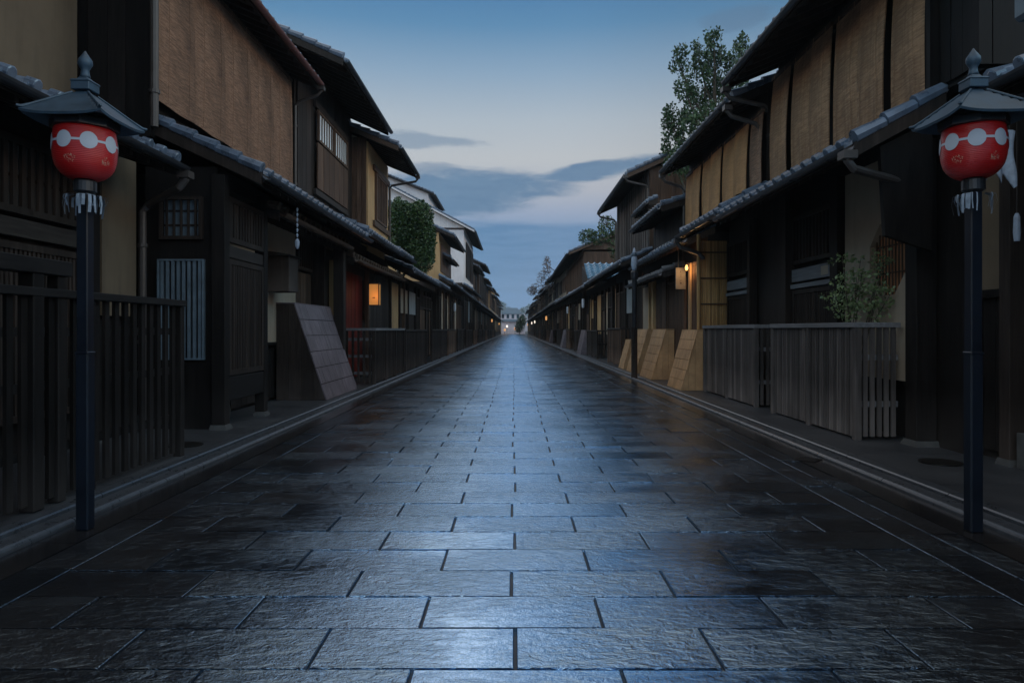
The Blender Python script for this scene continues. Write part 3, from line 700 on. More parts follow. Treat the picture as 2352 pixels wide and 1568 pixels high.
b = MB(S); b.box(4.12, 4.2, 8.68, 10.12, 1.9, 2.08); b.box(4.1, 4.2, 8.68, 10.12, 1.8, 1.86); b.build('lintel', M_greyh, h)
lattice(h, S, 4.19, 8.7, 10.1, .1, 1.78, .05, .028, M_black, name='door')
b = MB(S); b.box(4.117, 4.122, 8.95, 9.15, 1.93, 2.05); b.build('name_plate', M_grayp, h)
b = MB(S); b.prism([(3.55, 6.52, 2.1), (4.0, 6.52, 1.95), (4.0, 6.52, 3.2), (3.5, 6.52, 2.95)], (0, .06, 0)); b.build('side_board', M_black, h)
# --- right house 2
h = thing('townhouse', (3.95, 12.5, PV), 'right house with golden tan reed blinds upstairs, second from the near end', 'house')
body(h, S, 4.2, 10.55, 13.3, 0, 3.5, 5, M_dark); body(h, S, 3.92, 10.52, 15.25, 3.4, 4.9, 5, M_dark, 'upper_wall')
b = MB(S); b.box(3.86, 3.93, 10.52, 15.25, 3.32, 3.46); b.build('lintel', M_darkh, h)
ranma(h, S, 3.88, 10.55, 15.2, 4.55, 4.64)
gable_roof(h, S, 3.38, 4.77, 10.62, 15.3, 3.92, 5.8, .42, 8.0)
eave(h, S, 3.2, 3.0, 10.58, 13.05, 3.92, 3.40)
downpipe(h, S, 3.4, 4.75, 15.35, 3.9, 3.3, M_pipe, .035)
downpipe(h, S, 3.4, 4.75, 10.66, 3.92, 3.3, M_pipe, .035, .0)
downpipe(h, S, 3.2, 3.0, 13.1, 3.7, 2.55, M_pipe, .04)
post(h, S, 4.1, 11.75, PV, 3.1, .14, stone=False)
lattice(h, S, 4.18, 11.85, 13.2, 2.2, 2.85, .11, .045, M_paper, rails=1)
b = MB(S); b.box(4.12, 4.2, 11.85, 13.2, 1.95, 2.12); b.box(4.1, 4.2, 11.85, 13.2, 1.84, 1.9); b.build('lintel', M_greyh, h)
lattice(h, S, 4.19, 11.85, 13.2, .1, 1.82, .05, .028, M_dark, name='door')
# --- right house 3 (lit doorway)
h = thing('townhouse', (3.8, 16.5, PV), 'low right house with a lit bulb by its doorway and golden leaning boards', 'house')
body(h, S, 3.8, 13.35, 20.0, 0, 3.05, 1.7, M_dark)
b = MB(S); b.box(3.9, 5.2, 15.4, 18.95, 3.0, 4.1); b.build('upper_wall', M_dark, h)
gable_roof(h, S, 3.3, 3.95, 15.35, 18.95, 3.9, 4.6, .32, 5.5, ov=.2)
b = MB(S); boards(b, 3.9, 15.45, 18.9, 3.25, 3.95, .3); b.build('board_wall', M_dark, h)
eave(h, S, 3.4, 2.97, 13.42, 19.6, 3.95, 3.22, vb=M_brownh, soff=M_brown)
ridgeb = MB(S); ridge_cap(ridgeb, (3.9, 13.6, 3.2), (3.9, 19.6, 3.2), .07); ridgeb.build('ridge', M_tile, h)
eave(h, S, 3.3, 2.46, 15.2, 19.6, 3.8, 2.62, 'canopy_roof', tile=M_greyh, hi=False)
for a, c, mt, nm in ((13.5, 14.3, M_brown, 'lattice'), (16.75, 18.1, M_brown, 'panel'), (18.85, 19.9, M_grayp, 'panel')):
    if nm == 'lattice': lattice(h, S, 3.79, a, c, 1.0, 2.6, .09, .05, M_dark, mt)
    else: b = MB(S); boards(b, 3.79, a, c, .1, 2.4, .3); b.build('board_panel', mt, h)
for a, w_, mt in ((14.32, .16, M_cream), (18.15, .2, M_cream), (16.6, .1, M_brown), (18.7, .08, M_cream)):
    b = MB(S); b.box(3.70, 3.79, a, a+w_, PV, 2.6); b.build('post', mt, h)
lattice(h, S, 3.79, 14.95, 16.55, .1, 2.35, .08, .045, M_dark, M_brown, name='door')
# --- right house 4
h = thing('townhouse', (3.9, 23, PV), 'taller right house with weathered vertical boards and a wide overhanging roof behind the leafy tree', 'house')
body(h, S, 3.9, 20.05, 26.1, 0, 3.3, 3.8, M_dark); body(h, S, 4.0, 20.1, 26.1, 3.3, 6.0, 3.6, M_brown, 'upper_wall')
b = MB(S); boards(b, 3.99, 20.15, 26.05, 3.45, 5.9, .36, .02, .015, batten=True); b.build('board_wall', M_grey, h)
b = MB(S); boards_x(b, 20.1, 4.02, 7.4, 3.4, 5.8, .3); b.box(4.6, 4.72, 20.0, 20.08, 3.4, 6.1); b.build('side_boards', M_brown, h)
facade(h, S, 3.89, 20.1, 26.0, 3.0, 21)
eave(h, S, 3.1, 3.12, 19.7, 28.6, 4.0, 3.5)
gable_roof(h, S, 3.33, 5.75, 20.0, 26.2, 4.0, 6.0, .45, 7.8, vb=M_brownh)
downpipe(h, S, 3.33, 5.75, 19.95, 4.0, 3.5, M_pipe, .035); downpipe(h, S, 3.33, 5.75, 26.25, 4.0, 3.5, M_pipe, .035)
eave(h, S, 3.75, 4.75, 19.0, 21.2, 4.0, 4.85, 'canopy_roof')
h = thing('townhouse', (3.9, 31, PV), 'low right house with a pale blue tiled gable facing down the street', 'house')
body(h, S, 3.9, 26.2, 36.6, 0, 3.3, 1.5, M_dark); facade(h, S, 3.89, 26.3, 36.5, 3.0, 22)
eave(h, S, 2.95, 3.02, 28.7, 36.6, 4.0, 3.5, hi=False)
b = MB(S); tile_surface(b, (3.05, 28.3, 3.32), (4.6, 28.3, 3.32), (3.05, 29.7, 4.05), (4.6, 29.7, 4.05)); b.build('hip_roof', M_tile_blue, h)
b = MB(S); b.hexa([(3.1, 28.4, 3.2), (4.6, 28.4, 3.2), (4.6, 31, 3.2), (3.1, 31, 3.2)], [(3.1, 28.4, 3.31), (4.6, 28.4, 3.31), (4.6, 31, 4.05), (3.1, 31, 4.05)]); b.build('attic', M_dark, h)
h = thing('townhouse', (3.7, 42, PV), 'right house with a long tiled roof slope rising behind the bushy tree', 'house')
body(h, S, 3.7, 36.7, 48, 0, 3.3, 5, M_dark); body(h, S, 3.75, 36.7, 48, 3.3, 5.4, 5, M_brown, 'upper_wall')
b = MB(S); boards(b, 3.74, 36.8, 47.9, 3.5, 5.2, .5, .02, .03, batten=True); b.build('board_wall', M_brown, h)
facade(h, S, 3.69, 36.8, 47.9, 3.0, 23); eave(h, S, 2.95, 3.05, 36.7, 48, 3.75, 3.45, hi=False)
gable_roof(h, S, 2.93, 5.3, 36.4, 48.1, 3.75, 6.6, .42, 9.5, hi=False, wallmat=M_brown, vb=M_brownh)
far_row(1, 48.2, 3.7, 2.95, 3.1, (5.3, 5.6, 5.2, 5.5), 'the long roofed house on the right', 'far townhouses of the right row', 12)
# =================================================================== reed blinds
def blind(s, u, y0, y1, z0, z1, mat, label, group, bulge=.06, seed=0, flare=.05, fold=1.0, gap=.008, edge=0.0):
    q = random.Random(seed); t = thing('reed_blind', (s*u, (y0+y1)/2, z1), label, 'blind', group)
    mb = MB(s); n, m = 14, 22; ids = []; ph = q.uniform(0, 6)
    for side in (0, 1):
        g_ = []
        for j in range(m+1):
            v = j/m
            for i in range(n+1):
                w = i/n; yy = y0+gap+(y1-y0-2*gap)*w+edge*v*math.sin(v*4+ph)*(1 if w > .5 else -1)
                d = bulge*math.sin(math.pi*min(1, v*1.0))*.5*(1+.4*fold*math.sin(ph+w*5))+.012*fold*math.sin(w*9+ph)*v+flare*(v**2)
                zz = z1-(z1-z0)*v+.008*math.sin(w*7+ph)*v
                g_.append(mb.pv((u-d+(.012 if side else 0), yy+.015*v*math.sin(ph), zz)))
        for j in range(m):
            for i in range(n):
                a = j*(n+1)+i; f = [g_[a], g_[a+1], g_[a+n+2], g_[a+n+1]]; mb.face(f if side else f[::-1])
    mb.build('reed_sheet', mat, t, smooth=True)
    b = MB(s); b.box(u-.025, u+.02, y0+.01, y1-.01, z1-.015, z1+.03); b.build('top_rail', M_brownh, t)
    b = MB(s)
    for w in (.22, .78): yy = y0+(y1-y0)*w; b.tube([(u-.03, yy, z1+.02), (u-.035-bulge*.75, yy, (z0+z1)/2), (u-.02-flare, yy, z0+.02)], .003, 5)
    b.build('cord', mat, t)
    return t
yl = [7.86, 8.78, 9.7, 10.66, 11.66, 12.66]
dl = ['beside the dark corner boards', 'second from the dark corner boards', 'middle of five', 'second from the far end', 'last before the shuttered house']
for k in range(5): blind(-1, 4.12, yl[k], yl[k+1], 3.84, 5.80, M_blindL, 'wide brown reed blind upstairs on the left, '+dl[k], 'brown reed blinds on the left', .03, 1, .02, .0, .003)
yr = [Y(p, 3.97) for p in (2134, 2053, 1983.5, 1919.7, 1869.5, 1823, 1780.5)]
dr = ['coarsest and nearest, beside the dark corner boards', 'second nearest of six', 'third nearest of six', 'fourth nearest of six', 'second from its far end, by the downpipe', 'smallest and farthest of six, next to the downpipe']
for k in range(6): blind(1, 3.97-.035*(k % 2), yr[k], yr[k+1], 3.42, 4.97, M_blindR, 'tan reed blind above the octagonal window, '+dr[k], 'tan reed blinds on the near right house', .07, 20+k, .04+.015*(k % 2), .7, .022, .006)
ys = [Y(p, 3.83) for p in (1754, 1725, 1692, 1662, 1636, 1614.6, 1595, 1577)]
ds = ['dark reddish brown reed blind, nearest on the second right house']+[f'golden tan reed blind, {w} of six pale ones on the second right house' for w in ('nearest', 'second nearest', 'third nearest', 'fourth nearest', 'fifth nearest', 'farthest')]
for k in range(7): blind(1, 3.83-.03*(k % 2), ys[k], ys[k+1], 3.47, 4.56, M_blindL if k == 0 else M_blindO, ds[k], 'reed blinds on the second right house', .04, 40+k, .03+.012*(k % 2), .5, .016, .006)
# =================================================================== fences
def fence(s, u, y0, y1, h, label, pitch=.13, sw=.05, ret=None, retw=None, mat=M_dark, cap=M_darkh, rails=(.35, .75), group=None, zb=.1, posts=1.3, capw=.09, fine=False):
    t = thing('wooden_fence', (s*u, (y0+y1)/2, PV), label, 'fence', group)
    b = MB(s); b.box(u-capw/2, u+capw/2, y0-.04, y1+.04, h-.055, h)
    if ret: b.box(u+capw/2, ret, y0-.04, y0-.04+capw, h-.055, h-.002)
    b.build('top_rail', cap, t, bevel=.004)
    b = MB(s); y = y0+sw
    while y < y1-sw: b.cc = rnd.uniform(.1, 1); b.box(u-.012-rnd.uniform(0, .003), u+.012, y-sw/2, y+sw/2, PV+zb*.4, h-.056); y += pitch
    b.build('slats', mat, t, bevel=0)
    b = MB(s)
    for k in rails: b.box(u+.013, u+.045, y0, y1, PV+(h-PV)*k-.03, PV+(h-PV)*k+.03)
    b.build('rail', cap, t)
    n = max(1, round((y1-y0)/posts))
    for k in range(n+1):
        y = y0+(y1-y0)*k/n; b = MB(s); b.box(u-.035, u+.035, y-.035, y+.035, PV-.03, h-.057); b.build('post', mat, t, bevel=.004)
    if ret:
        b = MB(s); x = u+.085
        while x < ret-.04: b.cc = rnd.uniform(.1, 1); b.box(x-.023, x+.023, y0-.012, y0+.012, PV+.03, h-.056); x += retw or .12
        b.build('side_slats', mat, t)
        for k in rails: b = MB(s); b.box(u+.036, ret, y0+.013, y0+.04, PV+(h-PV)*k-.03, PV+(h-PV)*k+.03); b.build('side_rail', cap, t)
    return t
ft = fence(-1, 3.08, 3.6, 6.28, 1.47, 'near left dark timber fence of upright slats with a raised near rail', .125, .055, None, None, M_black, M_blackh, (.25, .55, .8), posts=1.35, capw=.11)
b = MB(-1); b.box(3.02, 3.14, 2.9, 4.68, 1.56, 1.66); b.build('raised_rail', M_blackh, ft, bevel=.006)
for yy in (3.3, 4.36, 4.6): b = MB(-1); w = .05 if yy < 4.5 else .04; b.box(3.08-w, 3.08+w, yy-w, yy+w, PV, 1.56); b.build('post', M_black, ft, bevel=.006)
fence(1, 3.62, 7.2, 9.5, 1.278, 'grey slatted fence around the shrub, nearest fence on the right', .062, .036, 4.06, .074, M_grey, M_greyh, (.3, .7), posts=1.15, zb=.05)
fence(1, 3.62, 10.2, 12.9, 1.278, 'grey close boarded fence, second nearest on the right, beside the golden bamboo screen', .105, .098, 4.05, .09, M_grey, M_greyh, (.3, .7), posts=1.35, zb=.05)
def glab(k, side): return f'dark upright slat fence, {ordinal(k)} along the {side} kerb'
y = 14.4; q = random.Random(3)
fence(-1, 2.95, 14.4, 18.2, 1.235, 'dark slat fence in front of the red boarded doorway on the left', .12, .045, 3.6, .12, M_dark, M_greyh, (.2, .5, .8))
y = 18.6; k = 1
while y < 105 and k < 15:
    L = q.uniform(3.8, 6.5); fence(-1, 2.97, y, y+L, 1.20+q.uniform(-.03, .04), glab(k, 'left'), .15, .075, 3.4 if k % 2 else None, .15, M_dark if k % 3 else M_brown, M_darkh, (.5,), 'slat fences along the left kerb', posts=2.2); y += L+q.uniform(.5, 3.5); k += 1
y = 21.3; k = 0
while y < 105 and k < 13:
    L = q.uniform(2.5, 4.5); fence(1, 3.36, y, y+L, 1.20+q.uniform(-.05, .06), f'dark upright slat fence, {ordinal(k)} beyond the leaning golden boards on the right', .14, .07, 3.8, .12, M_dark if k % 3 else M_brown, M_darkh, (.5,), 'slat fences along the right kerb', posts=1.8); y += L+q.uniform(2, 4.5); k += 1
# =================================================================== leaning board guards (inuyarai)
def guard(s, ub, ut, y0, y1, h, uw, mat, side, label, group=None, courses=6):
    t = thing('leaning_guard', (s*ub, (y0+y1)/2, PV), label, 'wall guard', group)
    b = MB(s); n = max(4, int((y1-y0)/.09))
    for k in range(courses):
        for j in range(n):
            v0, v1 = k/courses, (k+1)/courses-.006; a, c = y0+(y1-y0)*j/n, y0+(y1-y0)*(j+1)/n-.002; b.cc = rnd.uniform(.1, 1)
            def pt(v, yy, o): return (ub+(ut-ub)*v-o, yy, PV+(h-PV)*v+o*.3)
            o = rnd.uniform(.0, .004)+(.003 if k % 2 else 0)
            b.hexa([pt(v0, a, -.015), pt(v0, a, o), pt(v0, c, o), pt(v0, c, -.015)], [pt(v1, a, -.015), pt(v1, a, o), pt(v1, c, o), pt(v1, c, -.015)])
    b.build('sloping_face', mat, t)
    m = 4
    for yy in (y0+.002, y1-.022):
        b = MB(s)
        for k in range(m):     # vertical planks of the closed end
            a = ub+(uw-ub)*k/m; c = ub+(uw-ub)*(k+1)/m-.004; b.cc = rnd.uniform(.1, 1)
            def zt(u): return PV+(h-PV)*min(1, max(.02, (u-ub-.02)/(ut-ub)))
            if a < ut < c:
                b.prism([(a, yy, PV), (c, yy, PV), (c, yy, zt(c)-.02), (ut, yy, h-.02), (a, yy, zt(a)-.02)], (0, .02, 0))
            else: b.prism([(a, yy, PV), (c, yy, PV), (c, yy, zt(c)-.02), (a, yy, zt(a)-.02)], (0, .02, 0))
        b.build('end_boards', side, t)
    b = MB(s); b.box(ut-.012, uw, y0+.0, y1, h-.012, h+.006); b.build('top_board', mat, t)
    return t
guard(-1, 3.07, 3.60, 11.2, 13.4, 1.64, 3.9, M_bamP, M_dark, 'large greyish purple bamboo board guard leaning against the left wall')
guard(1, 3.18, 3.50, 12.98, 14.15, 1.20, 3.74, M_bamO, M_bamO, 'golden leaning board guard nearest the grey boarded fence', 'golden leaning guards on the right')
guard(1, 3.18, 3.53, 15.8, 17.25, 1.21, 3.72, M_bamO, M_bamO, 'middle one of the three big golden leaning board guards', 'golden leaning guards on the right')
guard(1, 3.20, 3.53, 17.95, 19.4, 1.21, 3.72, M_bamO, M_bamO, 'golden leaning board guard half hidden by the pole, farthest of the three big ones', 'golden leaning guards on the right')
guard(1, 3.22, 3.45, 20.1, 21.0, .9, 3.6, M_bamO, M_bamO, 'low golden guard peeping out beyond the pole, smallest of the golden ones', 'golden leaning guards on the right')
for k, (yy, l_) in enumerate(((31.5, 'purple grey leaning guard, nearest of the pale ones on the right'), (43.5, 'pale purple grey leaning guard on the right, middle one of three down the street'), (58.5, 'pale purple grey leaning guard on the right, farthest of three down the street'))):
    guard(1, 3.08, 3.32, yy, yy+2.0, 1.18, 3.5, M_bamP, M_bamP, l_, 'pale guards down the right side')
# bamboo screen, its lit look put into the cane colour, closing the end of the second right house
t = thing('bamboo_screen', (3.85, 13.3, PV), 'tall upright bamboo cane screen, lamplight gold painted in its colour, beside the grey fence', 'screen')
b = MB(1)
x = 3.62
while x < 4.16:
    b.cc = rnd.uniform(.1, 1); r_ = rnd.uniform(.014, .019); pts = []; z = PV
    while z < 3.0: pts.append((x+rnd.uniform(-.002, .002), 13.3, z)); z += .32
    b.tube(pts, [r_*rnd.uniform(.95, 1.08) for _ in pts], 7); x += .037
b.build('canes', M_bamG, t)
b = MB(1)
for z in (.5, 1.1, 1.7, 2.2, 2.7): b.tube([(3.6, 13.27, z), (4.18, 13.27, z)], .014, 7)
b.build('cross_cane', M_brown, t)
b = MB(1); b.tube([(3.59, 13.26, PV), (3.592, 13.262, 1.5), (3.59, 13.26, 3.05)], .035, 10); b.build('post', M_bamG, t)
# =================================================================== lantern posts
def gion_lamp(loc, label):
    x, y, _ = loc; t = thing('lantern_post', loc, label, 'lantern post', 'red lantern posts')
    b = MB(); b.box(x-.038, x+.038, y-.038, y+.038, .0, 1.06); b.build('lower_post', M_navy, t, bevel=.008)
    b = MB(); b.box(x-.034, x+.034, y-.034, y+.034, 1.06, 2.03); b.box(x-.041, x+.041, y-.041, y+.041, 1.05, 1.07); b.build('upper_post', M_navy, t, bevel=.006)
    b = MB(); b.lathe([(.04, 2.015), (.062, 2.03), (.062, 2.088), (.055, 2.10)], x, y, 20); b.build('collar', M_metal, t, smooth=False)
    prof = []
    key = [(0, .44), (.03, .56), (.08, .68), (.15, .80), (.25, .90), (.4, .97), (.6, 1.0), (.8, .985), (1.0, .94)]
    for k in range(25):
        a = k/24; z = 2.10+.295*a; j = max(i for i in range(8) if key[i][0] <= a); f = (a-key[j][0])/(key[j+1][0]-key[j][0]); f = f if j < 3 else f
        prof.append((.172*(key[j][1]+(key[j+1][1]-key[j][1])*f), z))
    b = MB(); b.lathe(prof, x, y, 48); lan = b.build('lantern_body', M_lantern, t, smooth=True)
    def rad(z):
        z = min(max(z, prof[0][1]), prof[-1][1]); k = min(23, int((z-2.10)/.295*24)); a = prof[k]; c = prof[k+1]; f = (z-a[1])/(c[1]-a[1]); return a[0]+(c[0]-a[0])*f
    def patch(mb, th, zc, rx, rz, n=22, o=.0025):
        c = mb.pv((x+(rad(zc)+o)*math.cos(th), y+(rad(zc)+o)*math.sin(th), zc)); rings = []
        for q_ in (.33, .66, 1.0):
            rr = []
            for k in range(n):
                a = 2*math.pi*k/n; zz = zc+rz*q_*math.sin(a); R0 = rad(zz)+o; tt = th+rx*q_*math.cos(a)/.172; rr.append(mb.pv((x+R0*math.cos(tt), y+R0*math.sin(tt), zz)))
            rings.append(rr)
        for k in range(n): mb.face([c, rings[0][k], rings[0][(k+1) % n]])
        for p_, q2 in zip(rings, rings[1:]):
            for k in range(n): mb.face([p_[k], q2[k], q2[(k+1) % n], p_[(k+1) % n]])
    fr = math.atan2(-y, -x)      # towards the street viewer
    b = MB()
    for k in range(8):
        th = fr+R(6)+k*math.pi/4; patch(b, th, 2.305, .046, .050)
        for j in range(6):       # linking bar
            t0 = th+math.pi/8-.17+.34*j/6; t1 = th+math.pi/8-.17+.34*(j+1)/6; R1 = rad(2.31)+.0022; R2 = rad(2.298)+.0022
            b.quad((x+R2*math.cos(t0), y+R2*math.sin(t0), 2.298), (x+R2*math.cos(t1), y+R2*math.sin(t1), 2.298), (x+R1*math.cos(t1), y+R1*math.sin(t1), 2.312), (x+R1*math.cos(t0), y+R1*math.sin(t0), 2.312))
    b.build('linked_circles_crest', M_wpaint, lan, recalc=False)
    q = random.Random(5)
    for th0 in [fr-.5+k*math.pi/2.6 for k in range(5)]:
        b = MB()
        for j in range(70):      # gilt plum-spray ornament
            t0 = th0+q.uniform(-.17, .17); z0 = 2.195+q.uniform(-.022, .026)*(1-abs(t0-th0)*3.2); t1 = t0+q.uniform(-.035, .035); z1 = z0+q.uniform(-.008, .013); w = .0010
            R0, R1 = rad(z0)+.0025, rad(z1)+.0025
            b.quad((x+R0*math.cos(t0), y+R0*math.sin(t0), z0-w), (x+R1*math.cos(t1), y+R1*math.sin(t1), z1-w), (x+R1*math.cos(t1), y+R1*math.sin(t1), z1+w), (x+R0*math.cos(t0), y+R0*math.sin(t0), z0+w))
        b.build('gilt_ornament', M_gold, lan, recalc=False)
    b = MB(); b.lathe([(.15, 2.393), (.185, 2.40), (.185, 2.445), (.17, 2.46), (.10, 2.462)], x, y, 8, math.pi/8); b.build('lantern_ring', M_metal, t)
    # square copper roof with upturned corners
    b = MB(); n = 16
    def hgt(a, c):
        m_ = max(abs(a), abs(c)); corner = min(abs(a), abs(c))/max(m_, 1e-4)
        return 2.645-.205*m_**1.12+.02*m_**2.4*(corner**3)
    g_ = {}
    for i in range(n+1):
        for j in range(n+1):
            a, c = -1+2*i/n, -1+2*j/n; hw = .235
            g_[i, j, 0] = b.pv((x+a*hw, y+c*hw, hgt(a, c))); g_[i, j, 1] = b.pv((x+a*(hw-.004), y+c*(hw-.004), hgt(a, c)-.014))
    for i in range(n):
        for j in range(n):
            b.face([g_[i, j, 0], g_[i+1, j, 0], g_[i+1, j+1, 0], g_[i, j+1, 0]]); b.face([g_[i, j, 1], g_[i, j+1, 1], g_[i+1, j+1, 1], g_[i+1, j, 1]])
    for i in range(n):
        for (p_, q2) in (((i, 0), (i+1, 0)), ((i, n), (i+1, n)), ((0, i), (0, i+1)), ((n, i), (n, i+1))):
            b.face([g_[(*p_, 0)], g_[(*q2, 0)], g_[(*q2, 1)], g_[(*p_, 1)]])
    rf = b.build('roof', M_copper, t)
    b = MB()
    for sx in (-1, 1):
        for sy in (-1, 1):
            pts = [(x+sx*.235*f, y+sy*.235*f, hgt(f, f)+.004) for f in (.2, .4, .6, .8, .95, 1.03)]; pts[-1] = (pts[-1][0], pts[-1][1], pts[-1][2]+.016)
            b.tube(pts, [.007]*4+[.010, .007], 6)
    b.build('hip_rib', M_copper, rf)
    b = MB(); b.box(x-.13, x+.13, y-.13, y+.13, 2.455, 2.475); b.box(x-.16, x+.16, y-.16, y+.16, 2.475, 2.49); b.build('eave_frame', M_metal, t)
    b = MB(); b.box(x-.055, x+.055, y-.055, y+.055, 2.63, 2.68); b.lathe([(.085, 2.678), (.08, 2.69), (.045, 2.70), (.035, 2.715)], x, y, 4, math.pi/4); b.build('neck', M_copper, t, bevel=.004)
    b = MB(); b.lathe([(.022, 2.71), (.03, 2.72), (.024, 2.735), (.022, 2.76), (.03, 2.775), (.041, 2.795), (.038, 2.82), (.018, 2.85), (.003, 2.875)], x, y, 14); b.build('finial', M_copper, t, smooth=True)
    b = MB(); q = random.Random(int(abs(x)*100))
    for k in range(34):
        a = q.uniform(0, 6.28); r0 = .06; L = q.uniform(.05, .13); o = q.uniform(.02, .055); px, py = x+r0*math.cos(a), y+r0*math.sin(a); dx, dy = math.cos(a)*o, math.sin(a)*o; w = q.uniform(.003, .009)
        tx, ty = -math.sin(a)*w, math.cos(a)*w; z = 2.01
        pts = [(px, py, z), (px+dx, py+dy, z-.01), (px+dx*1.15, py+dy*1.15, z-L*.5), (px+dx*q.uniform(.6, 1.2), py+dy*.9, z-L)]
        for p_, q2 in zip(pts, pts[1:]): b.quad((p_[0]-tx, p_[1]-ty, p_[2]), (p_[0]+tx, p_[1]+ty, p_[2]), (q2[0]+tx, q2[1]+ty, q2[2]), (q2[0]-tx, q2[1]-ty, q2[2]))
    b.build('paper_streamers', M_ribbon, t, recalc=False)
    return t
gion_lamp((-2.58, 4.11, 0), 'red lantern under a copper roof on a navy post at the left kerb')
gion_lamp((2.74, 4.07, 0), 'red lantern under a copper roof on a navy post at the right kerb')
# pole with frosted lantern by the golden guards
t = thing('street_lamp', (2.95, 16.7, 0), 'slim dark pole with a pale frosted glass lantern, standing in front of the golden guards', 'street lamp')
b = MB(); b.tube([(2.95, 16.7, 0), (2.95, 16.7, 1.25)], .075, 12); b.build('lower_post', M_dark, t)
b = MB(); b.tube([(2.95, 16.7, 1.25), (2.95, 16.7, 2.5)], .06, 12); b.lathe([(.075, 2.42), (.09, 2.46), (.09, 2.6), (.06, 2.64)], 2.95, 16.7, 12); b.build('upper_post', M_metal, t)
b = MB(); b.lathe([(.04, 2.62), (.065, 2.7), (.08, 2.82), (.07, 2.95), (.04, 3.05), (.045, 3.1), (.015, 3.2)], 2.95, 16.7, 12); b.build('lamp_shade', M_cloth, t, smooth=True)
b = MB(); b.lathe([(.07, 3.0), (.08, 3.02), (.02, 3.12)], 2.95, 16.7, 8); b.build('cap', M_copper, t)
# =================================================================== lamps that are lit
M_glow = emis('glowing_lantern_paper', (1.0, .42, .10), .26)
M_bulb = emis('glowing_bulb', (1.0, .55, .18), 1.6)
M_far1 = emis('far_lamp_glow', (1.0, .45, .15), .8)
M_far2 = emis('far_white_lamp', (1.0, .85, .7), 1.6)
def point(loc, e, col, r=.04):
    l = bpy.data.lights.new('lamp_light', 'POINT'); l.energy = e; l.color = col; l.shadow_soft_size = r
    o = bpy.data.objects.new('lamp_light', l); o.location = loc; COL.objects.link(o); return o
t = thing('box_lantern', (-3.32, 16.3, 2.05), 'lit orange paper box lantern hanging beside the red boarded doorway', 'lantern')
b = MB(); x, y = -3.32, 16.3; b.box(x-.115, x+.115, y-.10, y+.10, 1.79, 2.28); b.build('paper_shade', M_glow, t)
b = MB()
for sx in (-.12, .12):
    for sy in (-.105, .105): b.box(x+sx-.012, x+sx+.012, y+sy-.012, y+sy+.012, 1.77, 2.31)
for z in (1.77, 2.29): b.box(x-.135, x+.135, y-.12, y+.12, z, z+.022)
b.tube([(x, y, 2.31), (x, y, 2.58)], .008, 6); b.build('frame', M_dark, t)
b = MB(); b.box(x-.03, x+.03, y-.112, y-.102, 1.95, 1.97); b.build('mark', M_dark, t)
point((x+.05, y-.25, 2.0), .7, (1, .45, .15), .1)
t = thing('bulb_lamp', (3.66, 14.35, 2.3), 'small lit orange bulb on the pale doorpost beside the hanging shop sign', 'lamp')
b = MB(); b.lathe([(.01, 2.44), (.028, 2.46), (.036, 2.49), (.025, 2.53), (.015, 2.56)], 3.62, 14.3, 12); b.build('bulb', M_bulb, t, smooth=True)
b = MB(); b.tube([(3.62, 14.3, 2.56), (3.62, 14.3, 2.6), (3.7, 14.33, 2.6)], .012, 6); b.build('bracket', M_metal, t)
point((3.60, 14.15, 2.44), 6.5, (1, .55, .22), .05)
# hanging sign
t = thing('hanging_sign', (3.56, 14.55, 2.55), 'pale rectangular shop sign with dark brush marks hanging under the eave near the lit bulb', 'sign')
b = MB(); b.box(3.45, 3.66, 14.53, 14.57, 2.06, 2.52); b.build('board', plain('sign_board_pale', (.20, .17, .13), .5), t, bevel=.004)
b = MB()
for (a, z, w, hh) in ((3.548, 2.43, .012, .035), (3.555, 2.37, .03, .008), (3.556, 2.33, .010, .03), (3.55, 2.24, .024, .008), (3.556, 2.19, .030, .028)): b.box(a-w/2, a+w/2, 14.524, 14.53, z-hh/2, z+hh/2)
b.build('brush_marks', M_dark, t)
b = MB(); b.box(3.5, 3.515, 14.54, 14.56, 2.52, 2.9); b.box(3.6, 3.615, 14.54, 14.56, 2.52, 2.9); b.build('hanger', M_metal, t)
# dark box on left wall, ornament hanging from the eave, stone under the porch
t = thing('wall_box', (-3.75, 11.0, 1.8), 'black wooden box hanging on the plaster wall above the big grey guard', 'box')
b = MB(-1); b.box(3.52, 3.88, 10.7, 11.15, 1.80, 2.36); b.build('case', M_dark, t, bevel=.01)
b = MB(-1); b.hexa([(3.47, 10.64, 2.36), (3.9, 10.64, 2.36), (3.9, 11.21, 2.36), (3.47, 11.21, 2.36)], [(3.5, 10.66, 2.38), (3.9, 10.66, 2.44), (3.9, 11.19, 2.44), (3.5, 11.19, 2.38)]); b.build('lid', M_darkh, t)
for (loc, lab, r_, sc_) in (((-3.75, 8.55, PV), 'rounded garden stone lying under the raised porch beam of the near left entry', .2, 1),):
    b = MB(); q = random.Random(4)
    rings = [(.8, 0), (1, .25), (.95, .6), (.6, .9), (.2, 1.0)]
    b.lathe([(r_*a, loc[2]+.3*c) for a, c in rings], loc[0], loc[1], 14)
    for i in range(len(b.v)): v = b.v[i]; b.v[i] = (v[0]+q.uniform(-.02, .02), v[1]+q.uniform(-.02, .02), v[2]+(q.uniform(-.015, .015) if v[2] > .1 else 0))
    solo(b, 'stone', M_conc, loc, lab, 'stone')
t = thing('rain_chain', (-2.95, 9.3, 2.9), 'short pale rain chain ornament hanging from the left eave corner', 'rain chain')
b = MB()
for k in range(6): z = 2.86-.07*k; b.lathe([(.006, z), (.018, z-.02), (.006, z-.055)], -2.95, 9.3, 8)
b.lathe([(.01, 2.44), (.035, 2.40), (.03, 2.34), (.012, 2.30)], -2.95, 9.3, 10); b.build('links', M_cloth, t)
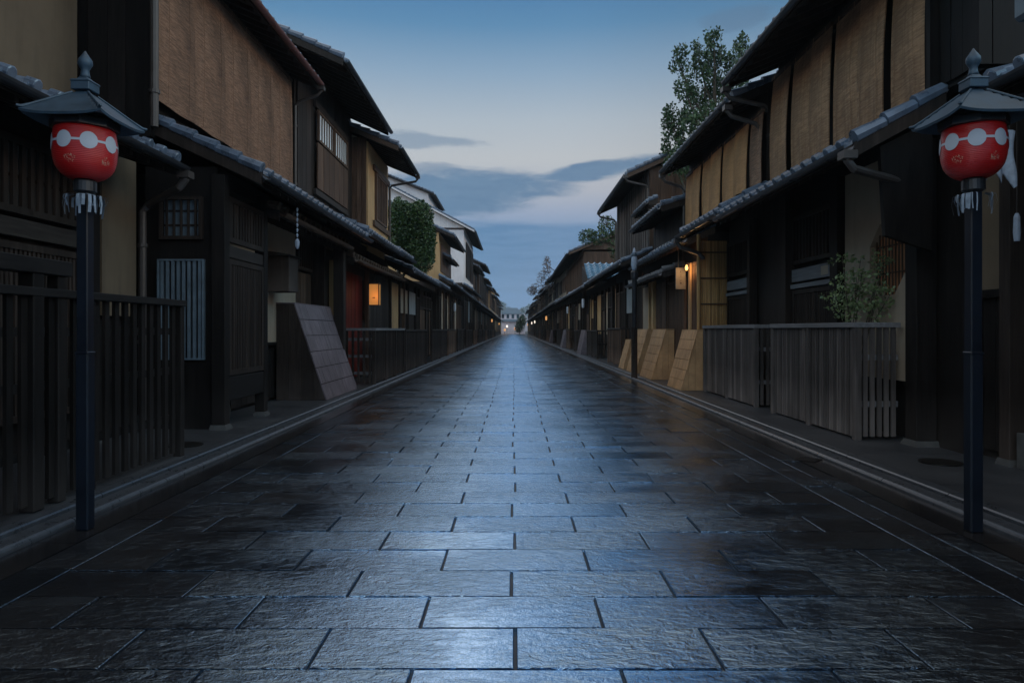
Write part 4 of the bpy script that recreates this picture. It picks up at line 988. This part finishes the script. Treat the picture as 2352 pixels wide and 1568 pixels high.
t = thing('tassel_cord', (3.98, 5.4, 3.0), 'white tassel on a thin cord hanging at the far right doorway', 'cord')
b = MB(); b.tube([(3.98, 5.4, 2.95), (3.98, 5.4, 2.12)], .003, 5); b.build('cord', M_pipe, t)
b = MB(); b.lathe([(.012, 2.12), (.022, 2.09), (.026, 1.97), (.02, 1.90)], 3.98, 5.4, 10); b.build('tassel', M_cloth, t)
# white cloth bunched behind right lantern and unit on the near right roof
b = MB(1); q = random.Random(9); n, m = 16, 10; ids = {}
for side in (0, 1):
    for j in range(m+1):
        for i in range(n+1):
            a = i/n; v = j/m; ids[i, j, side] = b.pv((3.30+.34*a+.01*side, 4.95+.03*math.sin(a*19)+.02*side+.02*math.sin(v*5), 2.62-.34*v-(.05*math.sin(a*23)*v)-.04*a*v+.05*math.sin(a*3.1)))
for j in range(m):
    for i in range(n):
        for side in (0, 1): f = [ids[i, j, side], ids[i+1, j, side], ids[i+1, j+1, side], ids[i, j+1, side]]; b.face(f)
solo(b, 'white_cloth', M_cloth, (3.45, 4.95, 2.6), 'bunched pale cloth hanging under the eave behind the right red lantern', 'cloth', smooth=True)
t = thing('wall_light', (4.05, 5.05, 3.5), 'boxy grey outdoor unit on a bracket above the near right eave', 'outdoor unit')
b = MB(1); b.box(3.72, 3.95, 4.9, 5.1, 3.48, 3.72); b.build('housing', plain('grey_unit', (.10, .12, .14), .5), t, bevel=.03)
b = MB(1); b.box(3.76, 3.78, 4.98, 5.02, 3.2, 3.5); b.box(3.9, 3.92, 4.98, 5.02, 3.3, 3.5); b.build('bracket', M_metal, t)
# manhole covers
M_iron = plain('cast_iron_cover', (.02, .018, .017), .4, .5)
for (loc, rr, z, lab) in (((2.72, 6.3), .13, .006, 'dark diamond shaped drain cover in the right stone channel'), ((3.72, 5.95), .17, .052, 'round iron cover set in the right pavement near the lantern post'), ((-3.3, 6.85), .17, .052, 'round iron cover set in the left pavement past the near fence')):
    b = MB(); nn = 4 if z < .01 else 24
    b.lathe([(rr, z-.01), (rr, z), (rr*.9, z+.003)], loc[0], loc[1], nn, 0)
    solo(b, 'drain_cover', M_iron, (loc[0], loc[1], z), lab, 'drain cover')
# =================================================================== plants
def leaves(mb, c, r, n, size, q, up=.3, droop=0.0, shell=.55):
    for _ in range(n):
        while True:
            d = Vector((q.uniform(-1, 1), q.uniform(-1, 1), q.uniform(-1, 1)))
            if .05 < d.length < 1: break
        rr = d.length**.5 if q.random() < shell else d.length
        d = d.normalized()*rr; p = Vector((c[0]+d.x*r[0], c[1]+d.y*r[1], c[2]+d.z*r[2]))
        a = Vector((q.gauss(0, 1), q.gauss(0, 1), q.gauss(0, 1)+up)).normalized(); s_ = size*q.uniform(.6, 1.3)
        b_ = a.cross(Vector((q.gauss(0, 1), q.gauss(0, 1), q.gauss(0, 1)))).normalized()*s_*.34
        t = p+a*s_; mid = p+a*s_*.5
        mb.cc = min(1, max(0, q.gauss(.4, .25))); mb.quad(tuple(p), tuple(mid+b_), tuple(t), tuple(mid-b_))
    mb.cc = None
# big evergreen behind the right roofs
ty = 19.5
blobs = [(1640, 117, 25, 40), (1561, 153, 20, 28), (1605, 141, 18, 38), (1644, 178, 38, 50), (1704, 122, 24, 26), (1690, 155, 20, 26), (1576, 215, 26, 40), (1618, 215, 45, 45), (1660, 225, 32, 42),
         (1593, 264, 42, 38), (1543, 289, 26, 33), (1568, 313, 38, 38), (1540, 345, 20, 25), (1605, 300, 45, 36), (1556, 395, 30, 38), (1592, 440, 26, 45), (1700, 215, 34, 50), (1650, 290, 40, 50), (1575, 365, 28, 30), (1640, 350, 45, 45)]
t = thing('tree', (5.75, ty, 0), 'tall loose evergreen tree rising against the sky behind the right roofs', 'tree')
q = random.Random(21); mb = MB(); br = MB()
br.tube([(5.75, ty, 0), (5.72, ty, 2.2), (5.8, ty, 4.0), (5.7, ty, 6.0), (5.72, ty, 8.3)], [.17, .14, .11, .07, .02], 8)
for (px, py, rx, ry) in blobs:
    yy = ty+q.uniform(-.55, .55); k = yy/F; c = ((px-VX)*k, yy, CAMH+(VY-py)*k); r = (rx*k*1.05, max(rx*k, .3), ry*k*1.05)
    base = (5.75, ty, max(2.5, c[2]-1.3-abs(c[0]-5.75)*.6)); br.tube([base, ((base[0]+c[0])/2, (ty+yy)/2, (base[2]+c[2])/2-.1), c, (c[0], c[1], c[2]+r[2]*.8)], [.05, .035, .02, .006], 5)
    for _ in range(int(8+rx*ry/105)):      # upright sprays
        d = Vector((q.uniform(-1, 1), q.uniform(-1, 1), q.uniform(-1, 1))); d = d if d.length < 1 else d.normalized()
        p = (c[0]+d.x*r[0]*.85, c[1]+d.y*r[1]*.8, c[2]+d.z*r[2]*.85); L = q.uniform(.2, .42)
        br.tube([p, (p[0]+q.uniform(-.05, .05), p[1], p[2]+L)], .005, 4); leaves(mb, (p[0], p[1], p[2]+L*.5), (.11, .11, L*.62), 34, .085, q, .9)
mb.build('crown', M_leaf, t, recalc=False); br.build('trunk', M_trunk, t)
# clipped round tree on the left
t = thing('bush_tree', (-4.45, 24, 0), 'dense rounded green tree swelling over the low tiled eave on the left', 'tree')
mb = MB(); q = random.Random(5)
for (px, py, rx, ry) in [(q.uniform(905, 990), q.uniform(462, 600), q.uniform(9, 16), q.uniform(10, 18)) for _ in range(26)]+list(((940, 520, 42, 52), (920, 490, 32, 32), (968, 500, 28, 34), (955, 560, 46, 60), (970, 590, 30, 42), (910, 560, 30, 60), (985, 540, 16, 34))):
    k = 24/F; c = ((px-VX)*k, 24+q.uniform(-.2, .2), CAMH+(VY-py)*k); leaves(mb, c, (rx*k, .6, ry*k), int(rx*ry*2.2), .075, q, .4, shell=.7)
mb.build('crown', M_leaf2, t, recalc=False)
b = MB(); b.tube([(-4.45, 24, 0), (-4.4, 24, 2), (-4.0, 24, 3.4), (-3.8, 24, 4.6)], [.12, .1, .08, .03], 8); b.tube([(-4.3, 24, 2.4), (-3.6, 24.1, 3.6), (-3.4, 24, 4.3)], [.07, .05, .02], 6); b.build('trunk', M_trunk, t)
def loose_tree(name, base, top, blobs, n, size, mat, label, seed, twig=True):
    t = thing(name, base, label, 'tree'); q = random.Random(seed); mb = MB(); br = MB()
    br.tube([base, (base[0], base[1], (base[2]+top)*.5), (base[0]+.05, base[1], top)], [.13, .08, .02], 6)
    for (c, r) in blobs:
        br.tube([(base[0], base[1], max(base[2]+.5, c[2]-r[2]*1.2)), c, (c[0], c[1], c[2]+r[2])], [.05, .025, .008], 5); leaves(mb, c, r, n, size, q, .6)
        if twig:
            for _ in range(12):
                d = Vector((q.gauss(0, 1), q.gauss(0, 1), abs(q.gauss(0, 1))+.4)).normalized(); p = Vector(c); br.tube([tuple(p), tuple(p+Vector((d.x*r[0], d.y*r[1], d.z*r[2]))*1.15)], [.012, .004], 4)
    mb.build('crown', mat, t, recalc=False); br.build('trunk', M_trunk, t); return t
def W(px, py, y): k = y/F; return ((px-VX)*k, y, CAMH+(VY-py)*k)
k = 30/F
loose_tree('tree', (4.6, 30, 0), 6.2, [(W(1395, 520, 30), (22*k, .5, 24*k)), (W(1350, 545, 30), (22*k, .5, 18*k)), (W(1415, 560, 30), (20*k, .5, 40*k)), (W(1378, 545, 30), (26*k, .5, 20*k)), (W(1435, 600, 30), (20*k, .4, 40*k))], 420, .10, M_leaf2, 'bushy olive tree with a few brown leaves over the long right roof', 31)
k = 62/F
loose_tree('tree', (4.6, 62, 0), 8.2, [(W(1256, 610, 62), (10*k, .5, 22*k)), (W(1250, 640, 62), (20*k, .6, 20*k)), (W(1268, 655, 62), (18*k, .6, 18*k))], 260, .14, M_leaf3, 'tall thin reddish brown autumn tree beyond the right roofs', 32)
k = 80/F
loose_tree('tree', (4.4, 80, 0), 6.6, [(W(1232, 665, 80), (14*k, .6, 16*k)), (W(1222, 668, 80), (12*k, .6, 12*k)), (W(1240, 690, 80), (12*k, .6, 12*k))], 220, .16, M_leaf3, 'lower brown autumn tree, left of the thin tall one beyond the right roofs', 33)
t = thing('shrub', (3.85, 7.75, PV), 'young leafy shrub with thin bare stems behind the near right grey fence', 'shrub')
q = random.Random(8); mb = MB(); br = MB()
for k in range(15):
    px_ = q.uniform(1905, 2085); tp = W(px_, q.uniform(575, 705), min(q.uniform(7.5, 8.1), 4.03*F/(px_-VX))); b0 = (3.85+q.uniform(-.06, .06), 7.75+q.uniform(-.06, .06), PV); mid = ((b0[0]*1.4+tp[0]*.6)/2, (b0[1]+tp[1])/2, .9+q.uniform(0, .3))
    tp = (min(tp[0], 4.08), tp[1], tp[2]); br.tube([b0, mid, tp], [.012, .008, .003], 5)
    for f in (.5, .68, .84, 1.0):
        c = Vector(mid).lerp(Vector(tp), f)+Vector((q.uniform(-.07, .03), q.uniform(-.08, .08), q.uniform(-.04, .04))); leaves(mb, tuple(c), (.14, .13, .045), 24, .042, q, .1)
mb.build('leaves', M_leaf4, t, recalc=False); br.build('stems', M_trunk, t)
# =================================================================== end of the street
M_farroof = plain('far_grey_roof', (.20, .25, .31), .6)
t = thing('white_building', (0, 192, 0), 'pale pinkish building with grey hipped roofs closing the far end of the street', 'building')
M_pink = plaster('pale_pink_plaster', (.60, .52, .56), (.74, .64, .68))
b = MB(); b.box(-4.2, 3.2, 192, 202, 0, 5.6); b.build('wall', M_pink, t)
b = MB(); b.prism([(-3.4, 191.6, 5.6), (2.6, 191.6, 5.6), (1.0, 191.6, 7.3), (-2.0, 191.6, 7.3)], (0, 11, 0)); b.build('roof', M_farroof, t)
b = MB(); b.box(-3.4, 1.0, 189.5, 191.9, 0, 3.4); b.build('porch', M_pink, t)
b = MB(); b.prism([(-3.8, 189, 3.4), (1.4, 189, 3.4), (.9, 189, 4.1), (-3.2, 189, 4.1)], (0, 3, 0)); b.build('roof', M_farroof, t)
for i in range(5):
    for z in (4.4, ): b = MB(); x = -3.4+i*1.4; b.box(x, x+.7, 191.93, 191.99, z, z+1.1); b.build('window', M_glass, t)
for (nm, x, y, z, c, e, mt, lab) in (('paper_lantern', -2.45, 186.5, .8, (1, .5, .2), 0, M_far1, 'orange lit lantern at the left foot of the far pale building'), ('paper_lantern', -1.85, 187.5, 1.8, 0, 0, M_far2, 'brightest whitish lamp in front of the far pale building'), ('paper_lantern', .35, 187, 1.1, 0, 0, M_far1, 'orange lit lantern at the right foot of the far pale building')):
    t = thing(nm, (x, y, 0), lab, 'lamp'); b = MB(); b.lathe([(.1, z), (.26, z+.15), (.26, z+.5), (.1, z+.65)], x, y, 12); b.build('lamp_shade', mt, t)
    b = MB(); b.tube([(x, y, 0), (x, y, z)], .05, 6); b.build('post', M_dark, t)
q = random.Random(2)
for k, (x, y, z, mt) in enumerate(((-2.75, 86, 2.35, M_far1), (-2.75, 128, 2.3, M_far1), (2.95, 62, 2.25, M_far1), (2.95, 96, 2.3, M_far2), (2.95, 112, 2.3, M_far2), (2.95, 146, 2.3, M_far1), (3.0, 38, 2.3, M_wpaint), (3.0, 29.5, 2.35, M_wpaint), (-2.85, 33, 2.3, M_wpaint))):
    lit = mt not in (M_wpaint,); side = 'left' if x < 0 else 'right'
    t = thing('eave_lantern', (x, y, z), f"{'lit' if lit else 'unlit pale'} paper lantern under the {side} eaves, {['nearest lit one on the left', 'farther lit one on the left', 'nearest lit one on the right', 'second lit one on the right', 'third lit one on the right', 'farthest lit one on the right', 'second unlit one on the right', 'nearest unlit one on the right', 'only unlit one on the left'][k]}", 'lantern', 'paper lanterns under the eaves')
    b = MB(); r_ = .08 if lit else .06; b.lathe([(.05, z-.2), (r_, z-.12), (r_, z+.1), (.05, z+.18)], x, y, 12); b.build('paper_shade', mt, t)
    b = MB(); b.tube([(x, y, z+.18), (x, y, z+.75)], .01, 5); b.build('cord', M_dark, t)
loose_tree('tree', (1.6, 184, 0), 5.2, [((1.9, 184, 2.6), (1.3, 1, 2.2)), ((1.3, 184, 1.8), (1.0, 1, 1.5)), ((2.4, 184, 3.6), (1.0, 1, 1.5))], 700, .3, M_leaf, 'dark green tree at the far right end of the street before the pale building', 41, False)
# wooded hill and town behind
mb = MB(); prof = [(-220, 8), (-60, 16), (-34, 24), (-20, 29), (-12, 28), (-5, 22), (1, 17), (6, 21), (14, 24), (24, 27), (40, 26), (220, 10)]
n = len(prof); q = random.Random(14); pts = []
for k in range(n-1):
    for j in range(8): f = j/8; pts.append((prof[k][0]+(prof[k+1][0]-prof[k][0])*f, prof[k][1]+(prof[k+1][1]-prof[k][1])*f+q.uniform(-.8, .8)))
rows = [(620, 0), (640, .45), (665, .8), (690, 1.0), (740, .9), (840, 0)]
ids = [[mb.pv((x, y+q.uniform(-4, 4), h_*f+q.uniform(-.8, .8)*(f > 0))) for x, h_ in pts] for y, f in rows]
for a, c in zip(ids, ids[1:]):
    for k in range(len(pts)-1): mb.face([a[k], a[k+1], c[k+1], c[k]])
o = mb.build('hill', wetmat('wooded_hill', (.05, .08, .10), (.10, .13, .15), .9, .3)); tag(o, 'low wooded hill on the horizon beyond the street', None, None, 'structure')
mb = MB(); mb.cc = None
for k in range(260):
    x = q.uniform(-60, 70); h_ = next(p0[1]+(p1[1]-p0[1])*(x-p0[0])/(p1[0]-p0[0]) for p0, p1 in zip(prof, prof[1:]) if p0[0] <= x <= p1[0]); f = q.uniform(.5, 1)
    leaves(mb, (x, 620+70*f, h_*f+1), (2.5, 2, 1.8), 26, 1.6, q, .2)
o = mb.build('woodland', M_leaf5, None, recalc=False); tag(o, 'far off trees covering the hill beyond the street', 'trees', None, 'stuff')
q = random.Random(77); hs = ['pale hillside house, leftmost on the far slope', 'pale hillside house above the end of the street, second from left', 'pale hillside house, middle one on the far slope', 'pale hillside house, second from right on the far slope', 'pale hillside house, rightmost on the far slope']
for k, x in enumerate((-22, -12, -3, 9, 22)):
    z = 9+q.uniform(0, 7); w = q.uniform(5, 8); y = 600+q.uniform(-15, 10)
    t = thing('hillside_house', (x, y, 0), hs[k], 'house', 'houses on the far slope')
    b = MB(); b.box(x-w/2, x+w/2, y, y+8, 0, z); b.build('wall', M_pink, t)
    b = MB(); b.prism([(x-w/2-.8, y-.8, z), (x+w/2+.8, y-.8, z), (x, y-.8, z+2.2)], (0, 10, 0)); b.build('roof', M_farroof, t)
    for j in range(3): b = MB(); b.box(x-w/2+.8+j*w/3.2, x-w/2+1.8+j*w/3.2, y-.12, y-.02, z-3, z-1.6); b.build('window', M_glass, t)

hz = MB(); hz.box(-260, 260, -12, 900, -1.2, 60)
o = hz.build('haze', bpy.data.materials.new('haze_air')); tag(o, 'thin blue evening air along the street', 'haze', None, 'stuff')
m = o.data.materials[0]; m.use_nodes = True; N = NT(m.node_tree); v = N.n('ShaderNodeVolumePrincipled'); v.inputs['Color'].default_value = (.75, .88, 1, 1); v.inputs['Density'].default_value = .0005; v.inputs['Anisotropy'].default_value = .2
oo = N.n('ShaderNodeOutputMaterial'); N.l(v.outputs[0], oo.inputs['Volume'])
